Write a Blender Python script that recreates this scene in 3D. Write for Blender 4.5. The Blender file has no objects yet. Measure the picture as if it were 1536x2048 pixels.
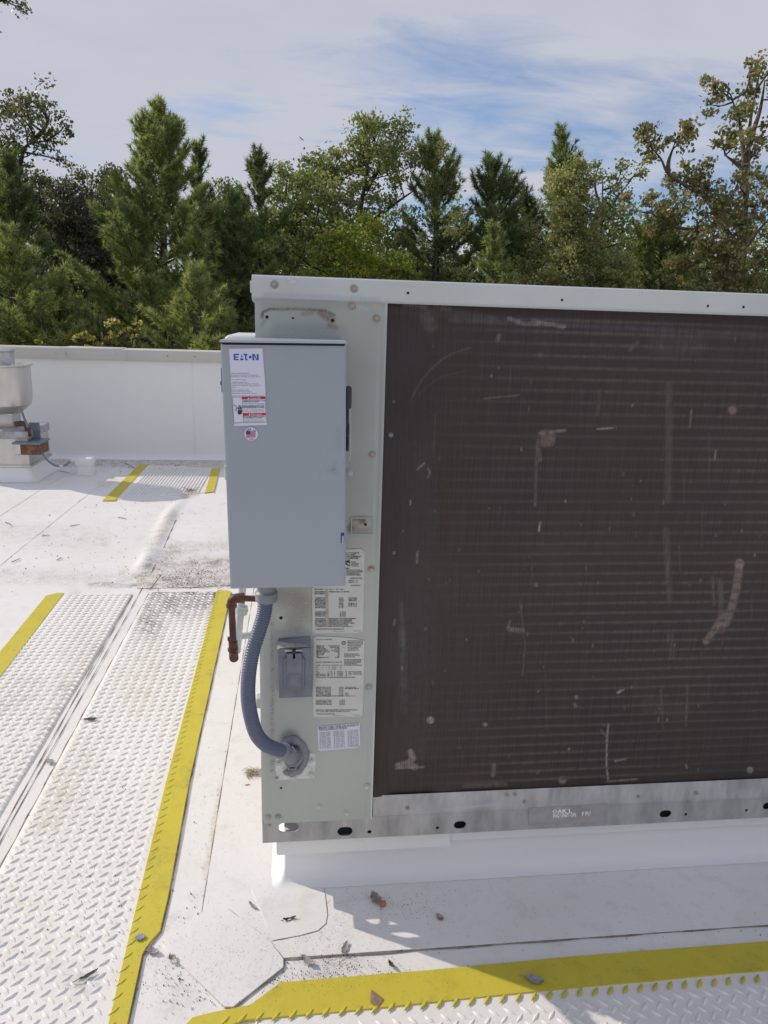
import bpy, bmesh, math, random
import numpy as np
from mathutils import Vector, Matrix, noise as mnoise
random.seed(7); rng = np.random.default_rng(7)
sc = bpy.context.scene
COL = sc.collection
R_ = math.radians

# ------------------------------------------------------------------ camera
YAW, PITCH, ROLL, FPX = -0.1202, 0.2553, 0.0312, 1471.35      # solved from the unit's edges
H0 = 0.155                                                     # underside of the unit above the roof
CAM = np.array([0.0836, -1.5217, 1.3718])
_f = np.array([-math.sin(YAW)*math.cos(PITCH), math.cos(YAW)*math.cos(PITCH), -math.sin(PITCH)])
_r0 = np.array([math.cos(YAW), math.sin(YAW), 0.0]); _u0 = np.cross(_r0, _f)
CR = _r0*math.cos(ROLL)+_u0*math.sin(ROLL); CU = -_r0*math.sin(ROLL)+_u0*math.cos(ROLL); CF = _f
def ray(px, py): return CF*FPX + CR*(px-768) + CU*(1024-py)
def onplane(px, py, axis, val):
    d = ray(px, py); return CAM + d*((val-CAM[axis])/d[axis])
def face(px, py, Y=0.0): return onplane(px, py, 1, Y)          # measured point on a wall plane Y
def gnd(px, py, z=0.0): return onplane(px, py, 2, z)           # measured point on the roof
def proj(P):
    d = np.asarray(P)-CAM; z = d@CF
    return 768+FPX*(d@CR)/z, 1024-FPX*(d@CU)/z
cam = bpy.data.cameras.new('camera'); camo = bpy.data.objects.new('camera', cam); COL.objects.link(camo)
camo.matrix_world = Matrix(((CR[0], CU[0], -CF[0], CAM[0]), (CR[1], CU[1], -CF[1], CAM[1]), (CR[2], CU[2], -CF[2], CAM[2]), (0, 0, 0, 1)))
cam.sensor_fit = 'VERTICAL'; cam.sensor_height = 36; cam.lens = FPX/2048*36
cam.clip_start = 0.05; cam.clip_end = 3000
sc.camera = camo

# ------------------------------------------------------------------ light
SUN_EL = R_(32); SUN_DIR = Vector((-0.878*math.cos(SUN_EL), 0.478*math.cos(SUN_EL), math.sin(SUN_EL))).normalized()
sun = bpy.data.lights.new('sun', 'SUN'); suno = bpy.data.objects.new('sun', sun); COL.objects.link(suno)
sun.energy = 2.75; sun.angle = R_(0.6); sun.color = (1, 0.915, 0.81)
suno.rotation_euler = SUN_DIR.to_track_quat('Z', 'Y').to_euler(); suno.location = (-8, 5, 9)
sc.view_settings.view_transform = 'Standard'; sc.view_settings.look = 'None'
sc.view_settings.exposure = 0.22; sc.view_settings.gamma = 1.0
world = bpy.data.worlds.new('World'); sc.world = world; world.use_nodes = True
wt = world.node_tree; wn = wt.nodes; wl_ = wt.links
for n in list(wn): wn.remove(n)
def N(tree, typ, **kw):
    n = tree.nodes.new(typ)
    for k, v in kw.items():
        if k.startswith('_'): setattr(n, k[1:], v)
    return n
def L(tree, a, b): tree.links.new(a, b)
def mth(tree, op, a, b=None, c=None, clamp=False):
    n = tree.nodes.new('ShaderNodeMath'); n.operation = op; n.use_clamp = clamp
    for i, v in enumerate((a, b, c)):
        if v is None: continue
        if isinstance(v, (int, float)): n.inputs[i].default_value = v
        else: tree.links.new(v, n.inputs[i])
    return n.outputs[0]
def vmth(tree, op, a, b=None):
    n = tree.nodes.new('ShaderNodeVectorMath'); n.operation = op
    for i, v in enumerate((a, b)):
        if v is None: continue
        if isinstance(v, (tuple, list)): n.inputs[i].default_value = v
        else: tree.links.new(v, n.inputs[i])
    return n
def mixc(tree, fac, a, b, mode='MIX'):
    n = tree.nodes.new('ShaderNodeMix'); n.data_type = 'RGBA'; n.blend_type = mode
    for s, v in ((n.inputs[0], fac), (n.inputs[6], a), (n.inputs[7], b)):
        if isinstance(v, (int, float)): s.default_value = v
        elif isinstance(v, (tuple, list)): s.default_value = tuple(v)+((1,) if len(v) == 3 else ())
        else: tree.links.new(v, s)
    return n.outputs[2]
def nz(tree, vec, scale=5, detail=4, rough=0.55, dist=0.0):
    n = tree.nodes.new('ShaderNodeTexNoise'); n.inputs['Scale'].default_value = scale
    n.inputs['Detail'].default_value = detail; n.inputs['Roughness'].default_value = rough
    n.inputs['Distortion'].default_value = dist
    if vec is not None: tree.links.new(vec, n.inputs['Vector'])
    return n.outputs[0]
def ramp(tree, fac, stops):
    n = tree.nodes.new('ShaderNodeValToRGB'); e = n.color_ramp.elements
    while len(e) < len(stops): e.new(0.5)
    for k, (p, c) in enumerate(stops):
        e[k].position = p; e[k].color = tuple(c)+(1,) if len(c) == 3 else c
    tree.links.new(fac, n.inputs[0]); return n.outputs[0]
def mapr(tree, v, a, b, c=0.0, d=1.0):
    n = tree.nodes.new('ShaderNodeMapRange'); tree.links.new(v, n.inputs[0])
    for i, x in enumerate((a, b, c, d)): n.inputs[i+1].default_value = x
    return n.outputs[0]

sky = N(wt, 'ShaderNodeTexSky', _sky_type='NISHITA'); sky.sun_disc = False
sky.sun_elevation = SUN_EL; sky.sun_rotation = math.atan2(SUN_DIR.x, SUN_DIR.y)
sky.air_density = 1.0; sky.dust_density = 0.6; sky.ozone_density = 2.0
tc = N(wt, 'ShaderNodeTexCoord')
dirv = tc.outputs['Generated']
# thin high cloud: direction flattened onto a cloud deck, streaked along one heading
sep = N(wt, 'ShaderNodeSeparateXYZ'); L(wt, dirv, sep.inputs[0])
zz = mth(wt, 'MAXIMUM', sep.outputs[2], 0.02)
den = mth(wt, 'ADD', zz, 0.16)
cx_ = mth(wt, 'DIVIDE', sep.outputs[0], den); cy_ = mth(wt, 'DIVIDE', sep.outputs[1], den)
cmb = N(wt, 'ShaderNodeCombineXYZ'); L(wt, cx_, cmb.inputs[0]); L(wt, cy_, cmb.inputs[1])
mp = N(wt, 'ShaderNodeMapping'); L(wt, cmb.outputs[0], mp.inputs[0]); mp.inputs['Rotation'].default_value = (0, 0, R_(-14)); mp.inputs['Scale'].default_value = (0.55, 1.15, 1)
n1 = nz(wt, mp.outputs[0], 1.3, 7, 0.55, 0.35)
n2 = nz(wt, mp.outputs[0], 4.5, 8, 0.62, 0.5)
# clear gaps in the deck (where the photograph shows blue)
def gap(px, py, size, sx=1.0, sy=1.0):
    d = ray(px, py); d = d/np.linalg.norm(d)
    s = vmth(wt, 'SUBTRACT', dirv, tuple(d)); m = vmth(wt, 'MULTIPLY', s.outputs[0], (sx, sx, sy))
    ln = vmth(wt, 'LENGTH', m.outputs[0]).outputs['Value']
    return mapr(wt, ln, 0.0, size, 1.0, 0.0)
g = None
for a in ((980, 215, .24, 1.0, 2.4), (1330, 235, .20, .9, 3.0), (1130, 265, .21, .8, 2.2), (1000, 165, .20, .7, 4.0), (460, 212, .12, 1.0, 5.0), (1000, 430, .20, .6, 4.0), (1420, 400, .20, .7, 2.6)):
    q = gap(*a)
    if a[0] == 460: q = mth(wt, 'MULTIPLY', q, 0.62)
    g = q if g is None else mth(wt, 'MAXIMUM', g, q)
nmix = mth(wt, 'ADD', mth(wt, 'MULTIPLY', n1, 0.55), mth(wt, 'MULTIPLY', n2, 0.45))
blue = mth(wt, 'ADD', mth(wt, 'MULTIPLY', g, 0.95), mth(wt, 'MULTIPLY', mth(wt, 'SUBTRACT', nmix, 0.5), -3.0))
blue = mapr(wt, blue, 0.22, 0.90, 0.0, 0.88)
cl = ramp(wt, nmix, [(0.3, (0.415, 0.44, 0.53)), (0.55, (0.455, 0.475, 0.555)), (0.8, (0.50, 0.505, 0.58))])
hz = mapr(wt, sep.outputs[2], 0.0, 0.45, 1.0, 0.0)
cl = mixc(wt, mth(wt, 'MULTIPLY', hz, 0.55), cl, (0.53, 0.55, 0.60))
SKY = 0.11
hi = mapr(wt, sep.outputs[2], 0.5, 0.8, 0.0, 1.0)
cl = mixc(wt, hi, cl, (0.43, 0.475, 0.60))  # sky overhead, out of view, coloured bluer to cool the shade on the roof
clb = vmth(wt, 'MULTIPLY', cl, (1/SKY,)*3).outputs[0]
skyb = mixc(wt, 1.0, sky.outputs[0], (0.66, 0.80, 0.98), 'MULTIPLY')
out = mixc(wt, mth(wt, 'SUBTRACT', 1.0, blue), skyb, clb)
bg = N(wt, 'ShaderNodeBackground'); L(wt, out, bg.inputs[0]); bg.inputs[1].default_value = SKY
wo = N(wt, 'ShaderNodeOutputWorld'); L(wt, bg.outputs[0], wo.inputs[0])

# ------------------------------------------------------------------ materials
STAINED = set()
def mat(name, color, rough=0.6, metal=0.0, var=0.08, vscale=6.0, bump=0.0, bscale=60.0, stain=False, coat=0.0, spec=0.5, stretch=None):
    m = bpy.data.materials.new(name); m.use_nodes = True; t = m.node_tree
    b = t.nodes['Principled BSDF']
    g_ = N(t, 'ShaderNodeNewGeometry'); vec = g_.outputs['Position']
    if stretch:
        mm = N(t, 'ShaderNodeMapping'); L(t, vec, mm.inputs[0]); mm.inputs['Scale'].default_value = stretch; vec = mm.outputs[0]
    a = nz(t, vec, vscale, 6, 0.6)
    dark = tuple(c*(1-var*1.6) for c in color); lite = tuple(min(1, c*(1+var)) for c in color)
    c = ramp(t, a, [(0.3, dark), (0.7, lite)])
    if stain:
        at = N(t, 'ShaderNodeAttribute'); at.attribute_name = 'stain'
        fine = mapr(t, nz(t, g_.outputs['Position'], 260, 3, 0.7), 0.3, 0.62)
        al = mth(t, 'MULTIPLY', at.outputs['Alpha'], mth(t, 'ADD', mth(t, 'MULTIPLY', fine, 0.55), 0.5), clamp=True)
        c = mixc(t, al, c, at.outputs['Color'])
    L(t, c, b.inputs['Base Color'])
    r = mapr(t, nz(t, vec, vscale*3, 3), 0.3, 0.7, max(0.05, rough-0.08), min(1, rough+0.08)); L(t, r, b.inputs['Roughness'])
    b.inputs['Metallic'].default_value = metal
    b.inputs['Specular IOR Level'].default_value = spec
    b.inputs['Coat Weight'].default_value = coat
    if stain: STAINED.add(name)
    if bump:
        bp = N(t, 'ShaderNodeBump'); bp.inputs['Strength'].default_value = bump; bp.inputs['Distance'].default_value = 0.002
        L(t, nz(t, vec, bscale, 4, 0.6), bp.inputs['Height']); L(t, bp.outputs[0], b.inputs['Normal'])
    return m

def membrane_mat(name, base, dirt=0.5, stain=False, smudge=0):
    m = bpy.data.materials.new(name); m.use_nodes = True; t = m.node_tree; b = t.nodes['Principled BSDF']
    g_ = N(t, 'ShaderNodeNewGeometry'); P = g_.outputs['Position']
    a = nz(t, P, 2.2, 6, 0.62); c2 = nz(t, P, 14, 7, 0.7); f = nz(t, P, 90, 5, 0.75); s = nz(t, P, 420, 2, 0.6)
    c = mixc(t, mapr(t, a, 0.35, 0.7, 0.0, 0.5*dirt), base, tuple(x*y for x, y in zip(base, (0.90, 0.88, 0.84))))
    c = mixc(t, mapr(t, c2, 0.52, 0.75, 0.0, 0.6*dirt), c, tuple(x*y for x, y in zip(base, (0.80, 0.77, 0.70))))
    c = mixc(t, mapr(t, f, 0.60, 0.76, 0.0, 0.75*dirt), c, tuple(x*y for x, y in zip(base, (0.60, 0.57, 0.52))))
    sp = mth(t, 'MULTIPLY', mapr(t, s, 0.70, 0.74), mapr(t, c2, 0.45, 0.6), clamp=True)
    c = mixc(t, mth(t, 'MULTIPLY', sp, 0.8*dirt), c, (0.10, 0.085, 0.07))
    # faint scuffs
    mm = N(t, 'ShaderNodeMapping'); L(t, P, mm.inputs[0]); mm.inputs['Rotation'].default_value = (0, 0, 0.5); mm.inputs['Scale'].default_value = (30, 2.5, 1)
    sf = nz(t, mm.outputs[0], 1.6, 4, 0.6, 0.8)
    c = mixc(t, mapr(t, sf, 0.68, 0.78, 0.0, 0.22*dirt), c, (0.25, 0.24, 0.23))
    if stain:
        STAINED.add(name)
        at = N(t, 'ShaderNodeAttribute'); at.attribute_name = 'stain'
        al = mth(t, 'MULTIPLY', at.outputs['Alpha'], mapr(t, mth(t, 'ADD', mth(t, 'MULTIPLY', f, 0.6), mth(t, 'MULTIPLY', c2, 0.4)), 0.42, 0.60, 0.0, 1.4), clamp=True)
        c = mixc(t, al, c, at.outputs['Color'])
    if smudge:
        sm = mth(t, 'MULTIPLY', mapr(t, nz(t, P, 7, 5, 0.65, .6), 0.56, 0.70), mapr(t, f, 0.38, 0.58), clamp=True)
        c = mixc(t, mth(t, 'MULTIPLY', sm, smudge), c, (0.24, 0.20, 0.07))
    L(t, c, b.inputs['Base Color'])
    b.inputs['Roughness'].default_value = 0.55; b.inputs['Specular IOR Level'].default_value = 0.35
    bp = N(t, 'ShaderNodeBump'); bp.inputs['Strength'].default_value = 0.35; bp.inputs['Distance'].default_value = 0.004
    L(t, mth(t, 'ADD', mth(t, 'MULTIPLY', c2, 1.2), mth(t, 'MULTIPLY', f, 0.25)), bp.inputs['Height']); L(t, bp.outputs[0], b.inputs['Normal'])
    return m
WHITE = (0.80, 0.775, 0.75)
M_MEM = membrane_mat('white_roof_membrane', WHITE, 1.15, stain=True)
M_PATCH = membrane_mat('white_membrane_patch', WHITE, 1.15)
M_MEMV = membrane_mat('white_membrane_upstand', (0.82, 0.815, 0.805), 0.15)
M_TREAD = membrane_mat('white_tread_mat', (0.80, 0.77, 0.735), 1.0, stain=True)
M_YEL = membrane_mat('yellow_safety_strip', (0.60, 0.50, 0.055), 1.25, smudge=.75)
M_SEAM = mat('seam_dirt', (0.27, 0.225, 0.185), 0.9, var=0.4, vscale=30)
M_COPE = mat('tan_coping_metal', (0.56, 0.54, 0.49), 0.45, 0.0, 0.03, 3)
M_PANEL = mat('grey_green_panel_paint', (0.445, 0.47, 0.425), 0.45, 0.0, 0.06, 3.5, 0.06, 30, stain=True)
M_CAP = mat('pale_grey_cover_paint', (0.60, 0.63, 0.61), 0.4, 0.0, 0.05, 5, 0.05, 40, stain=True)
M_BOX = mat('blue_grey_enamel', (0.335, 0.370, 0.405), 0.35, 0.0, 0.02, 4, 0.03, 300, stain=True)
M_BOXE = mat('blue_grey_enamel_dark', (0.20, 0.24, 0.29), 0.4, 0.0, 0.03, 4)
M_GALV = mat('weathered_galvanised_steel', (0.44, 0.435, 0.44), 0.5, 0.35, 0.22, 18, 0.15, 80, stain=True, stretch=(1, 1, 0.35))
M_GALV2 = mat('bright_galvanised_steel', (0.55, 0.56, 0.57), 0.4, 0.6, 0.12, 30)
M_PLATE = mat('zinc_plate', (0.62, 0.64, 0.60), 0.5, 0.15, 0.12, 60, 0.3, 120)
M_ALU = mat('spun_aluminium', (0.60, 0.58, 0.55), 0.35, 0.75, 0.12, 5, stretch=(1, 1, 0.3))
M_SCREW = mat('weathered_screw', (0.42, 0.38, 0.32), 0.5, 0.4, 0.2, 80)
M_CAST = mat('cast_blue_grey_cover', (0.19, 0.205, 0.25), 0.45, 0.25, 0.12, 30, 0.2, 90)
M_COND = mat('grey_blue_conduit_jacket', (0.105, 0.125, 0.19), 0.42, 0.0, 0.05, 8)
M_HUB = mat('grey_plastic_hub', (0.235, 0.25, 0.275), 0.45, 0.0, 0.05, 20)
M_PUTTY = mat('grey_duct_sealant', (0.235, 0.23, 0.25), 0.6, 0.0, 0.1, 40, 0.8, 60)
M_COPPER = mat('aged_copper', (0.105, 0.042, 0.031), 0.55, 0.3, 0.3, 30, 0.3, 90)
M_PVC = mat('pale_grey_pipe', (0.45, 0.49, 0.49), 0.5, 0.1, 0.1, 20)
M_BLACK = mat('black_plastic', (0.014, 0.014, 0.022), 0.35, 0, 0.1, 30)
M_GRIP = mat('dark_brown_grip', (0.045, 0.038, 0.045), 0.5, 0, 0.1, 30)
M_HOLE = mat('dark_hole', (0.006, 0.006, 0.006), 0.9, 0, 0, 5)
M_STICK = mat('sticker_paper_cool', (0.66, 0.66, 0.76), 0.45, 0, 0.02, 8)
M_LABEL = mat('aged_label_paper', (0.60, 0.60, 0.565), 0.5, 0, 0.05, 20)
M_LABELW = mat('white_label_paper', (0.66, 0.66, 0.74), 0.5, 0, 0.03, 20)
M_INK = mat('black_ink', (0.03, 0.03, 0.035), 0.6, 0, 0, 5)
M_INKG = mat('grey_ink', (0.20, 0.20, 0.23), 0.6, 0, 0, 5)
M_BLUE = mat('blue_ink', (0.0, 0.085, 0.48), 0.5, 0, 0, 5)
M_NAVY = mat('navy_ink', (0.05, 0.04, 0.28), 0.5, 0, 0, 5)
M_RED = mat('red_ink', (0.52, 0.012, 0.03), 0.5, 0, 0, 5)
M_RUSTB = mat('rusty_box_steel', (0.20, 0.095, 0.05), 0.7, 0.1, 0.45, 25, 0.3, 60)
M_BARK = mat('tree_bark', (0.085, 0.07, 0.058), 0.9, 0, 0.3, 12, 0.6, 30)
M_BARKL = mat('pale_grey_bark', (0.16, 0.135, 0.115), 0.9, 0, 0.3, 12, 0.6, 30)
M_TERR = mat('grassy_ground', (0.06, 0.08, 0.03), 0.95, 0, 0.4, 0.8)
M_WALLB = mat('building_wall_block', (0.42, 0.40, 0.37), 0.8, 0, 0.1, 2)
M_DEAD = mat('dry_leaf_tan', (0.36, 0.29, 0.21), 0.7, 0, 0.3, 90)
M_DARKL = mat('dark_dead_leaf', (0.06, 0.05, 0.045), 0.8, 0, 0.4, 90)
M_GREYL = mat('grey_weathered_leaf', (0.33, 0.31, 0.30), 0.7, 0, 0.3, 90)
M_CARD = mat('brown_cardboard', (0.36, 0.24, 0.16), 0.8, 0, 0.15, 60)
M_PINKL = mat('pink_bud', (0.45, 0.18, 0.13), 0.5, 0, 0.2, 90)
M_CHIP = mat('silver_blue_chip', (0.30, 0.33, 0.40), 0.4, 0.3, 0.2, 90)

def leaf_mat(name, cols, trans=0.35, rough=0.5):
    m = bpy.data.materials.new(name); m.use_nodes = True; t = m.node_tree; b = t.nodes['Principled BSDF']
    at = N(t, 'ShaderNodeAttribute'); at.attribute_name = 'tint'
    c = ramp(t, at.outputs['Fac'], [(i/(len(cols)-1), tuple(v*k_ for v, k_ in zip(x, (1.16, 1.16, 1.22)))) for i, x in enumerate(cols)])
    L(t, c, b.inputs['Base Color']); b.inputs['Roughness'].default_value = rough
    b.inputs['Specular IOR Level'].default_value = 0.35
    tr = N(t, 'ShaderNodeBsdfTranslucent'); L(t, mixc(t, 1.0, c, (1.25, 1.35, 0.7), 'MULTIPLY'), tr.inputs[0])
    mx = N(t, 'ShaderNodeMixShader'); mx.inputs[0].default_value = trans
    L(t, b.outputs[0], mx.inputs[1]); L(t, tr.outputs[0], mx.inputs[2]); L(t, mx.outputs[0], t.nodes['Material Output'].inputs[0])
    return m
M_PINE = leaf_mat('pine_needles', [(0.095, 0.125, 0.062), (0.19, 0.225, 0.095), (0.33, 0.35, 0.14)], 0.45)
M_PINED = leaf_mat('dark_pine_needles', [(0.070, 0.100, 0.055), (0.13, 0.175, 0.075), (0.22, 0.27, 0.10)], 0.42)
M_OAK = leaf_mat('green_broad_leaves', [(0.10, 0.125, 0.052), (0.20, 0.225, 0.080), (0.33, 0.325, 0.13)], 0.35, 0.4)
M_OLIVE = leaf_mat('olive_leaves', [(0.15, 0.165, 0.075), (0.27, 0.275, 0.115), (0.40, 0.38, 0.18)], 0.38, 0.4)
M_LIME = leaf_mat('lime_leaves', [(0.085, 0.125, 0.025), (0.17, 0.21, 0.035), (0.31, 0.28, 0.05)], 0.45)
M_GUM = leaf_mat('autumn_sweetgum_leaves', [(0.085, 0.10, 0.048), (0.175, 0.17, 0.075), (0.33, 0.27, 0.13)], 0.35, 0.35)
M_PURP = leaf_mat('brown_purple_leaves', [(0.055, 0.055, 0.045), (0.105, 0.10, 0.070), (0.19, 0.18, 0.10)], 0.25)
M_YSAP = leaf_mat('yellow_sapling_leaves', [(0.16, 0.17, 0.04), (0.38, 0.30, 0.06), (0.60, 0.50, 0.22)], 0.4)

# coil: fine vertical fins with tube rows showing through
def coil_mat():
    m = bpy.data.materials.new('dusty_condenser_fins'); m.use_nodes = True; t = m.node_tree; b = t.nodes['Principled BSDF']
    g_ = N(t, 'ShaderNodeNewGeometry'); P = g_.outputs['Position']
    mm = N(t, 'ShaderNodeMapping'); L(t, P, mm.inputs[0]); mm.inputs['Scale'].default_value = (420, 1, 7)
    fin = nz(t, mm.outputs[0], 1.0, 3, 0.6)
    m2 = N(t, 'ShaderNodeMapping'); L(t, P, m2.inputs[0]); m2.inputs['Scale'].default_value = (60, 1, 1.2)
    wide = nz(t, m2.outputs[0], 1.0, 4, 0.6)
    big = nz(t, P, 3.2, 4, 0.55)
    gr = nz(t, P, 380, 3, 0.7)
    c = ramp(t, big, [(0.3, (0.028, 0.021, 0.022)), (0.55, (0.043, 0.027, 0.024)), (0.75, (0.058, 0.038, 0.031))])
    c = mixc(t, mapr(t, fin, 0.35, 0.7, 0.0, 0.5), c, (0.078, 0.058, 0.052))
    c = mixc(t, mapr(t, wide, 0.52, 0.8, 0.0, 0.2), c, (0.085, 0.070, 0.064))
    c = mixc(t, mapr(t, gr, 0.45, 0.7, 0.0, 0.35), c, (0.02, 0.016, 0.015))
    at = N(t, 'ShaderNodeAttribute'); at.attribute_name = 'stain'
    c = mixc(t, mth(t, 'MULTIPLY', at.outputs['Alpha'], mth(t, 'MULTIPLY', mapr(t, fin, 0.3, 0.62, 0.35, 1.0), mapr(t, nz(t, P, 70, 4, 0.7), 0.35, 0.6, 0.45, 1.0)), clamp=True), c, at.outputs['Color'])
    L(t, c, b.inputs['Base Color']); b.inputs['Roughness'].default_value = 0.6; b.inputs['Metallic'].default_value = 0.15
    bp = N(t, 'ShaderNodeBump'); bp.inputs['Strength'].default_value = 0.45; bp.inputs['Distance'].default_value = 0.0015
    L(t, fin, bp.inputs['Height']); L(t, bp.outputs[0], b.inputs['Normal'])
    return m
M_COIL = coil_mat()

# ------------------------------------------------------------------ mesh helpers
def tag(o, label=None, cat=None, group=None, kind=None):
    if label: o['label'] = label
    if cat: o['category'] = cat
    if group: o['group'] = group
    if kind: o['kind'] = kind
    return o
def wloc(o):
    v = Vector((0, 0, 0))
    while o is not None: v = v+o.location; o = o.parent
    return v
def thing(name, label, cat, loc, group=None):
    o = bpy.data.objects.new(name, None); COL.objects.link(o); o.location = Vector([float(x) for x in loc]); o.empty_display_size = 0.1
    return tag(o, label, cat, group)
def link(name, me, m=None, parent=None, smooth=False):
    if m is not None and not me.materials: me.materials.append(m)
    if m is not None and m.name in STAINED and 'stain' not in me.attributes:
        at = me.attributes.new('stain', 'FLOAT_COLOR', 'POINT'); at.data.foreach_set('color', np.zeros(4*len(me.vertices), np.float32))
    if smooth: me.polygons.foreach_set('use_smooth', [True]*len(me.polygons))
    o = bpy.data.objects.new(name, me); COL.objects.link(o)
    if parent is not None:
        o.parent = parent; off = wloc(parent)
        if off.length > 0: me.transform(Matrix.Translation(-off))
    return o
def fromv(name, V, F, m, parent=None, smooth=False):
    me = bpy.data.meshes.new(name); me.from_pydata([tuple(map(float, v)) for v in V], [], F); me.update()
    return link(name, me, m, parent, smooth)
def frombm(name, bm, m, parent=None, smooth=False, recalc=True):
    if recalc: bmesh.ops.recalc_face_normals(bm, faces=bm.faces)
    me = bpy.data.meshes.new(name); bm.to_mesh(me); bm.free()
    return link(name, me, m, parent, smooth)
def autosmooth(o, ang=40):
    me = o.data; me.polygons.foreach_set('use_smooth', [True]*len(me.polygons))
    bm = bmesh.new(); bm.from_mesh(me)
    for e in bm.edges:
        if len(e.link_faces) == 2 and e.calc_face_angle(0) > R_(ang): e.smooth = False
    bm.to_mesh(me); bm.free(); return o
def abox(bm, x0, x1, y0, y1, z0, z1, bev=0.0, seg=2):
    vs = [bm.verts.new((x, y, z)) for x in (x0, x1) for y in (y0, y1) for z in (z0, z1)]
    fs = [(0, 1, 3, 2), (4, 6, 7, 5), (0, 4, 5, 1), (2, 3, 7, 6), (0, 2, 6, 4), (1, 5, 7, 3)]
    faces = [bm.faces.new([vs[i] for i in f]) for f in fs]
    if bev:
        es = list({e for f in faces for e in f.edges})
        bmesh.ops.bevel(bm, geom=es, offset=bev, segments=seg, affect='EDGES', profile=0.5)
    return bm
def box(name, x0, x1, y0, y1, z0, z1, m, parent=None, bev=0.0, seg=2):
    bm = abox(bmesh.new(), x0, x1, y0, y1, z0, z1, bev, seg)
    return autosmooth(frombm(name, bm, m, parent)) if bev else frombm(name, bm, m, parent)
def tube(bm, pts, rad, seg=10, cap=True):
    pts = [Vector([float(c) for c in p]) for p in pts]; n = len(pts)
    rad = rad if isinstance(rad, (list, tuple, np.ndarray)) else [rad]*n
    rings = []; up = None
    for i, p in enumerate(pts):
        t = (pts[min(i+1, n-1)]-pts[max(i-1, 0)])
        if t.length < 1e-9: t = Vector((0, 0, 1))
        t.normalize()
        if up is None: up = t.orthogonal().normalized()
        up = (up-t*up.dot(t)); up = up.normalized() if up.length > 1e-6 else t.orthogonal().normalized()
        w = t.cross(up)
        rings.append([bm.verts.new(p+(up*math.cos(a)+w*math.sin(a))*float(rad[i])) for a in [2*math.pi*k/seg for k in range(seg)]])
    for a, b in zip(rings, rings[1:]):
        for k in range(seg): bm.faces.new((a[k], a[(k+1) % seg], b[(k+1) % seg], b[k]))
    if cap: bm.faces.new(rings[0][::-1]); bm.faces.new(rings[-1])
    return bm
def tubeobj(name, pts, rad, m, parent=None, seg=14):
    return autosmooth(frombm(name, tube(bmesh.new(), pts, rad, seg), m, parent), 50)
def spline(pts, n=60):
    P = [Vector([float(c) for c in p]) for p in pts]; P = [P[0]*2-P[1]]+P+[P[-1]*2-P[-2]]; out = []
    m = len(P)-3
    for i in range(m):
        k = max(2, n//m)
        for j in range(k+(i == m-1)):
            t = j/k; a, b, c, d = P[i:i+4]
            out.append(0.5*((2*b)+(c-a)*t+(2*a-5*b+4*c-d)*t*t+(3*b-a-3*c+d)*t**3))
    return out
def prism(name, poly, axis, t0, t1, m, parent=None, holes=(), bev=0.0, seg_=1):
    """flat plate with real holes: poly/holes = 2D points; axis 1 -> points are (x,z), thickness along y; axis 2 -> (x,y), along z"""
    cu = bpy.data.curves.new(name, 'CURVE'); cu.dimensions = '2D'; cu.fill_mode = 'BOTH'
    for pl in [poly]+list(holes):
        s = cu.splines.new('POLY'); s.points.add(len(pl)-1); s.use_cyclic_u = True
        for p, q in zip(s.points, pl): p.co = (float(q[0]), float(q[1]), 0, 1)
    th = abs(t1-t0); cu.extrude = th/2
    if bev: cu.bevel_depth = bev; cu.bevel_resolution = 0; cu.offset = -bev; cu.extrude = max(0, th/2-bev)
    o = bpy.data.objects.new(name, cu); COL.objects.link(o)
    me = bpy.data.meshes.new_from_object(o.evaluated_get(bpy.context.evaluated_depsgraph_get()))
    bpy.data.objects.remove(o)
    co = np.empty(len(me.vertices)*3); me.vertices.foreach_get('co', co); co = co.reshape(-1, 3)
    mid = (t0+t1)/2; W = np.empty_like(co)
    if axis == 1: W[:, 0] = co[:, 0]; W[:, 2] = co[:, 1]; W[:, 1] = mid-co[:, 2]
    elif axis == 0: W[:, 1] = co[:, 0]; W[:, 2] = co[:, 1]; W[:, 0] = mid+co[:, 2]
    else: W[:, 0] = co[:, 0]; W[:, 1] = co[:, 1]; W[:, 2] = mid+co[:, 2]
    me.vertices.foreach_set('co', W.ravel()); me.name = name
    bm = bmesh.new(); bm.from_mesh(me); bmesh.ops.remove_doubles(bm, verts=bm.verts, dist=1e-6); bmesh.ops.recalc_face_normals(bm, faces=bm.faces); bm.to_mesh(me); bm.free()
    me.materials.clear(); return link(name, me, m, parent)
def circ(cx, cy, r, n=16, a0=0, a1=2*math.pi): return [(cx+r*math.cos(a0+(a1-a0)*k/n), cy+r*math.sin(a0+(a1-a0)*k/n)) for k in range(n)]
def slot(cx, cy, w, h, n=8):
    r = h/2; s = w/2-r
    return [(cx+s+r*math.cos(a), cy+r*math.sin(a)) for a in np.linspace(-math.pi/2, math.pi/2, n)]+[(cx-s+r*math.cos(a), cy+r*math.sin(a)) for a in np.linspace(math.pi/2, 1.5*math.pi, n)]
def fpoly(pts, Y=0.0): return [(face(x, y, Y)[0], face(x, y, Y)[2]) for x, y in pts]
def gpoly(pts): return [tuple(gnd(x, y)[:2]) for x, y in pts]
def lathe(name, prof, c, m, parent, seg=40):
    bm = bmesh.new(); rings = []
    for r, z in prof: rings.append([bm.verts.new((c[0]+r*math.cos(2*math.pi*k/seg), c[1]+r*math.sin(2*math.pi*k/seg), z)) for k in range(seg)])
    for a, b in zip(rings, rings[1:]):
        for k in range(seg): bm.faces.new((a[k], a[(k+1) % seg], b[(k+1) % seg], b[k]))
    bm.faces.new(rings[0][::-1]); bm.faces.new(rings[-1])
    return autosmooth(frombm(name, bm, m, parent), 35)

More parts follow.
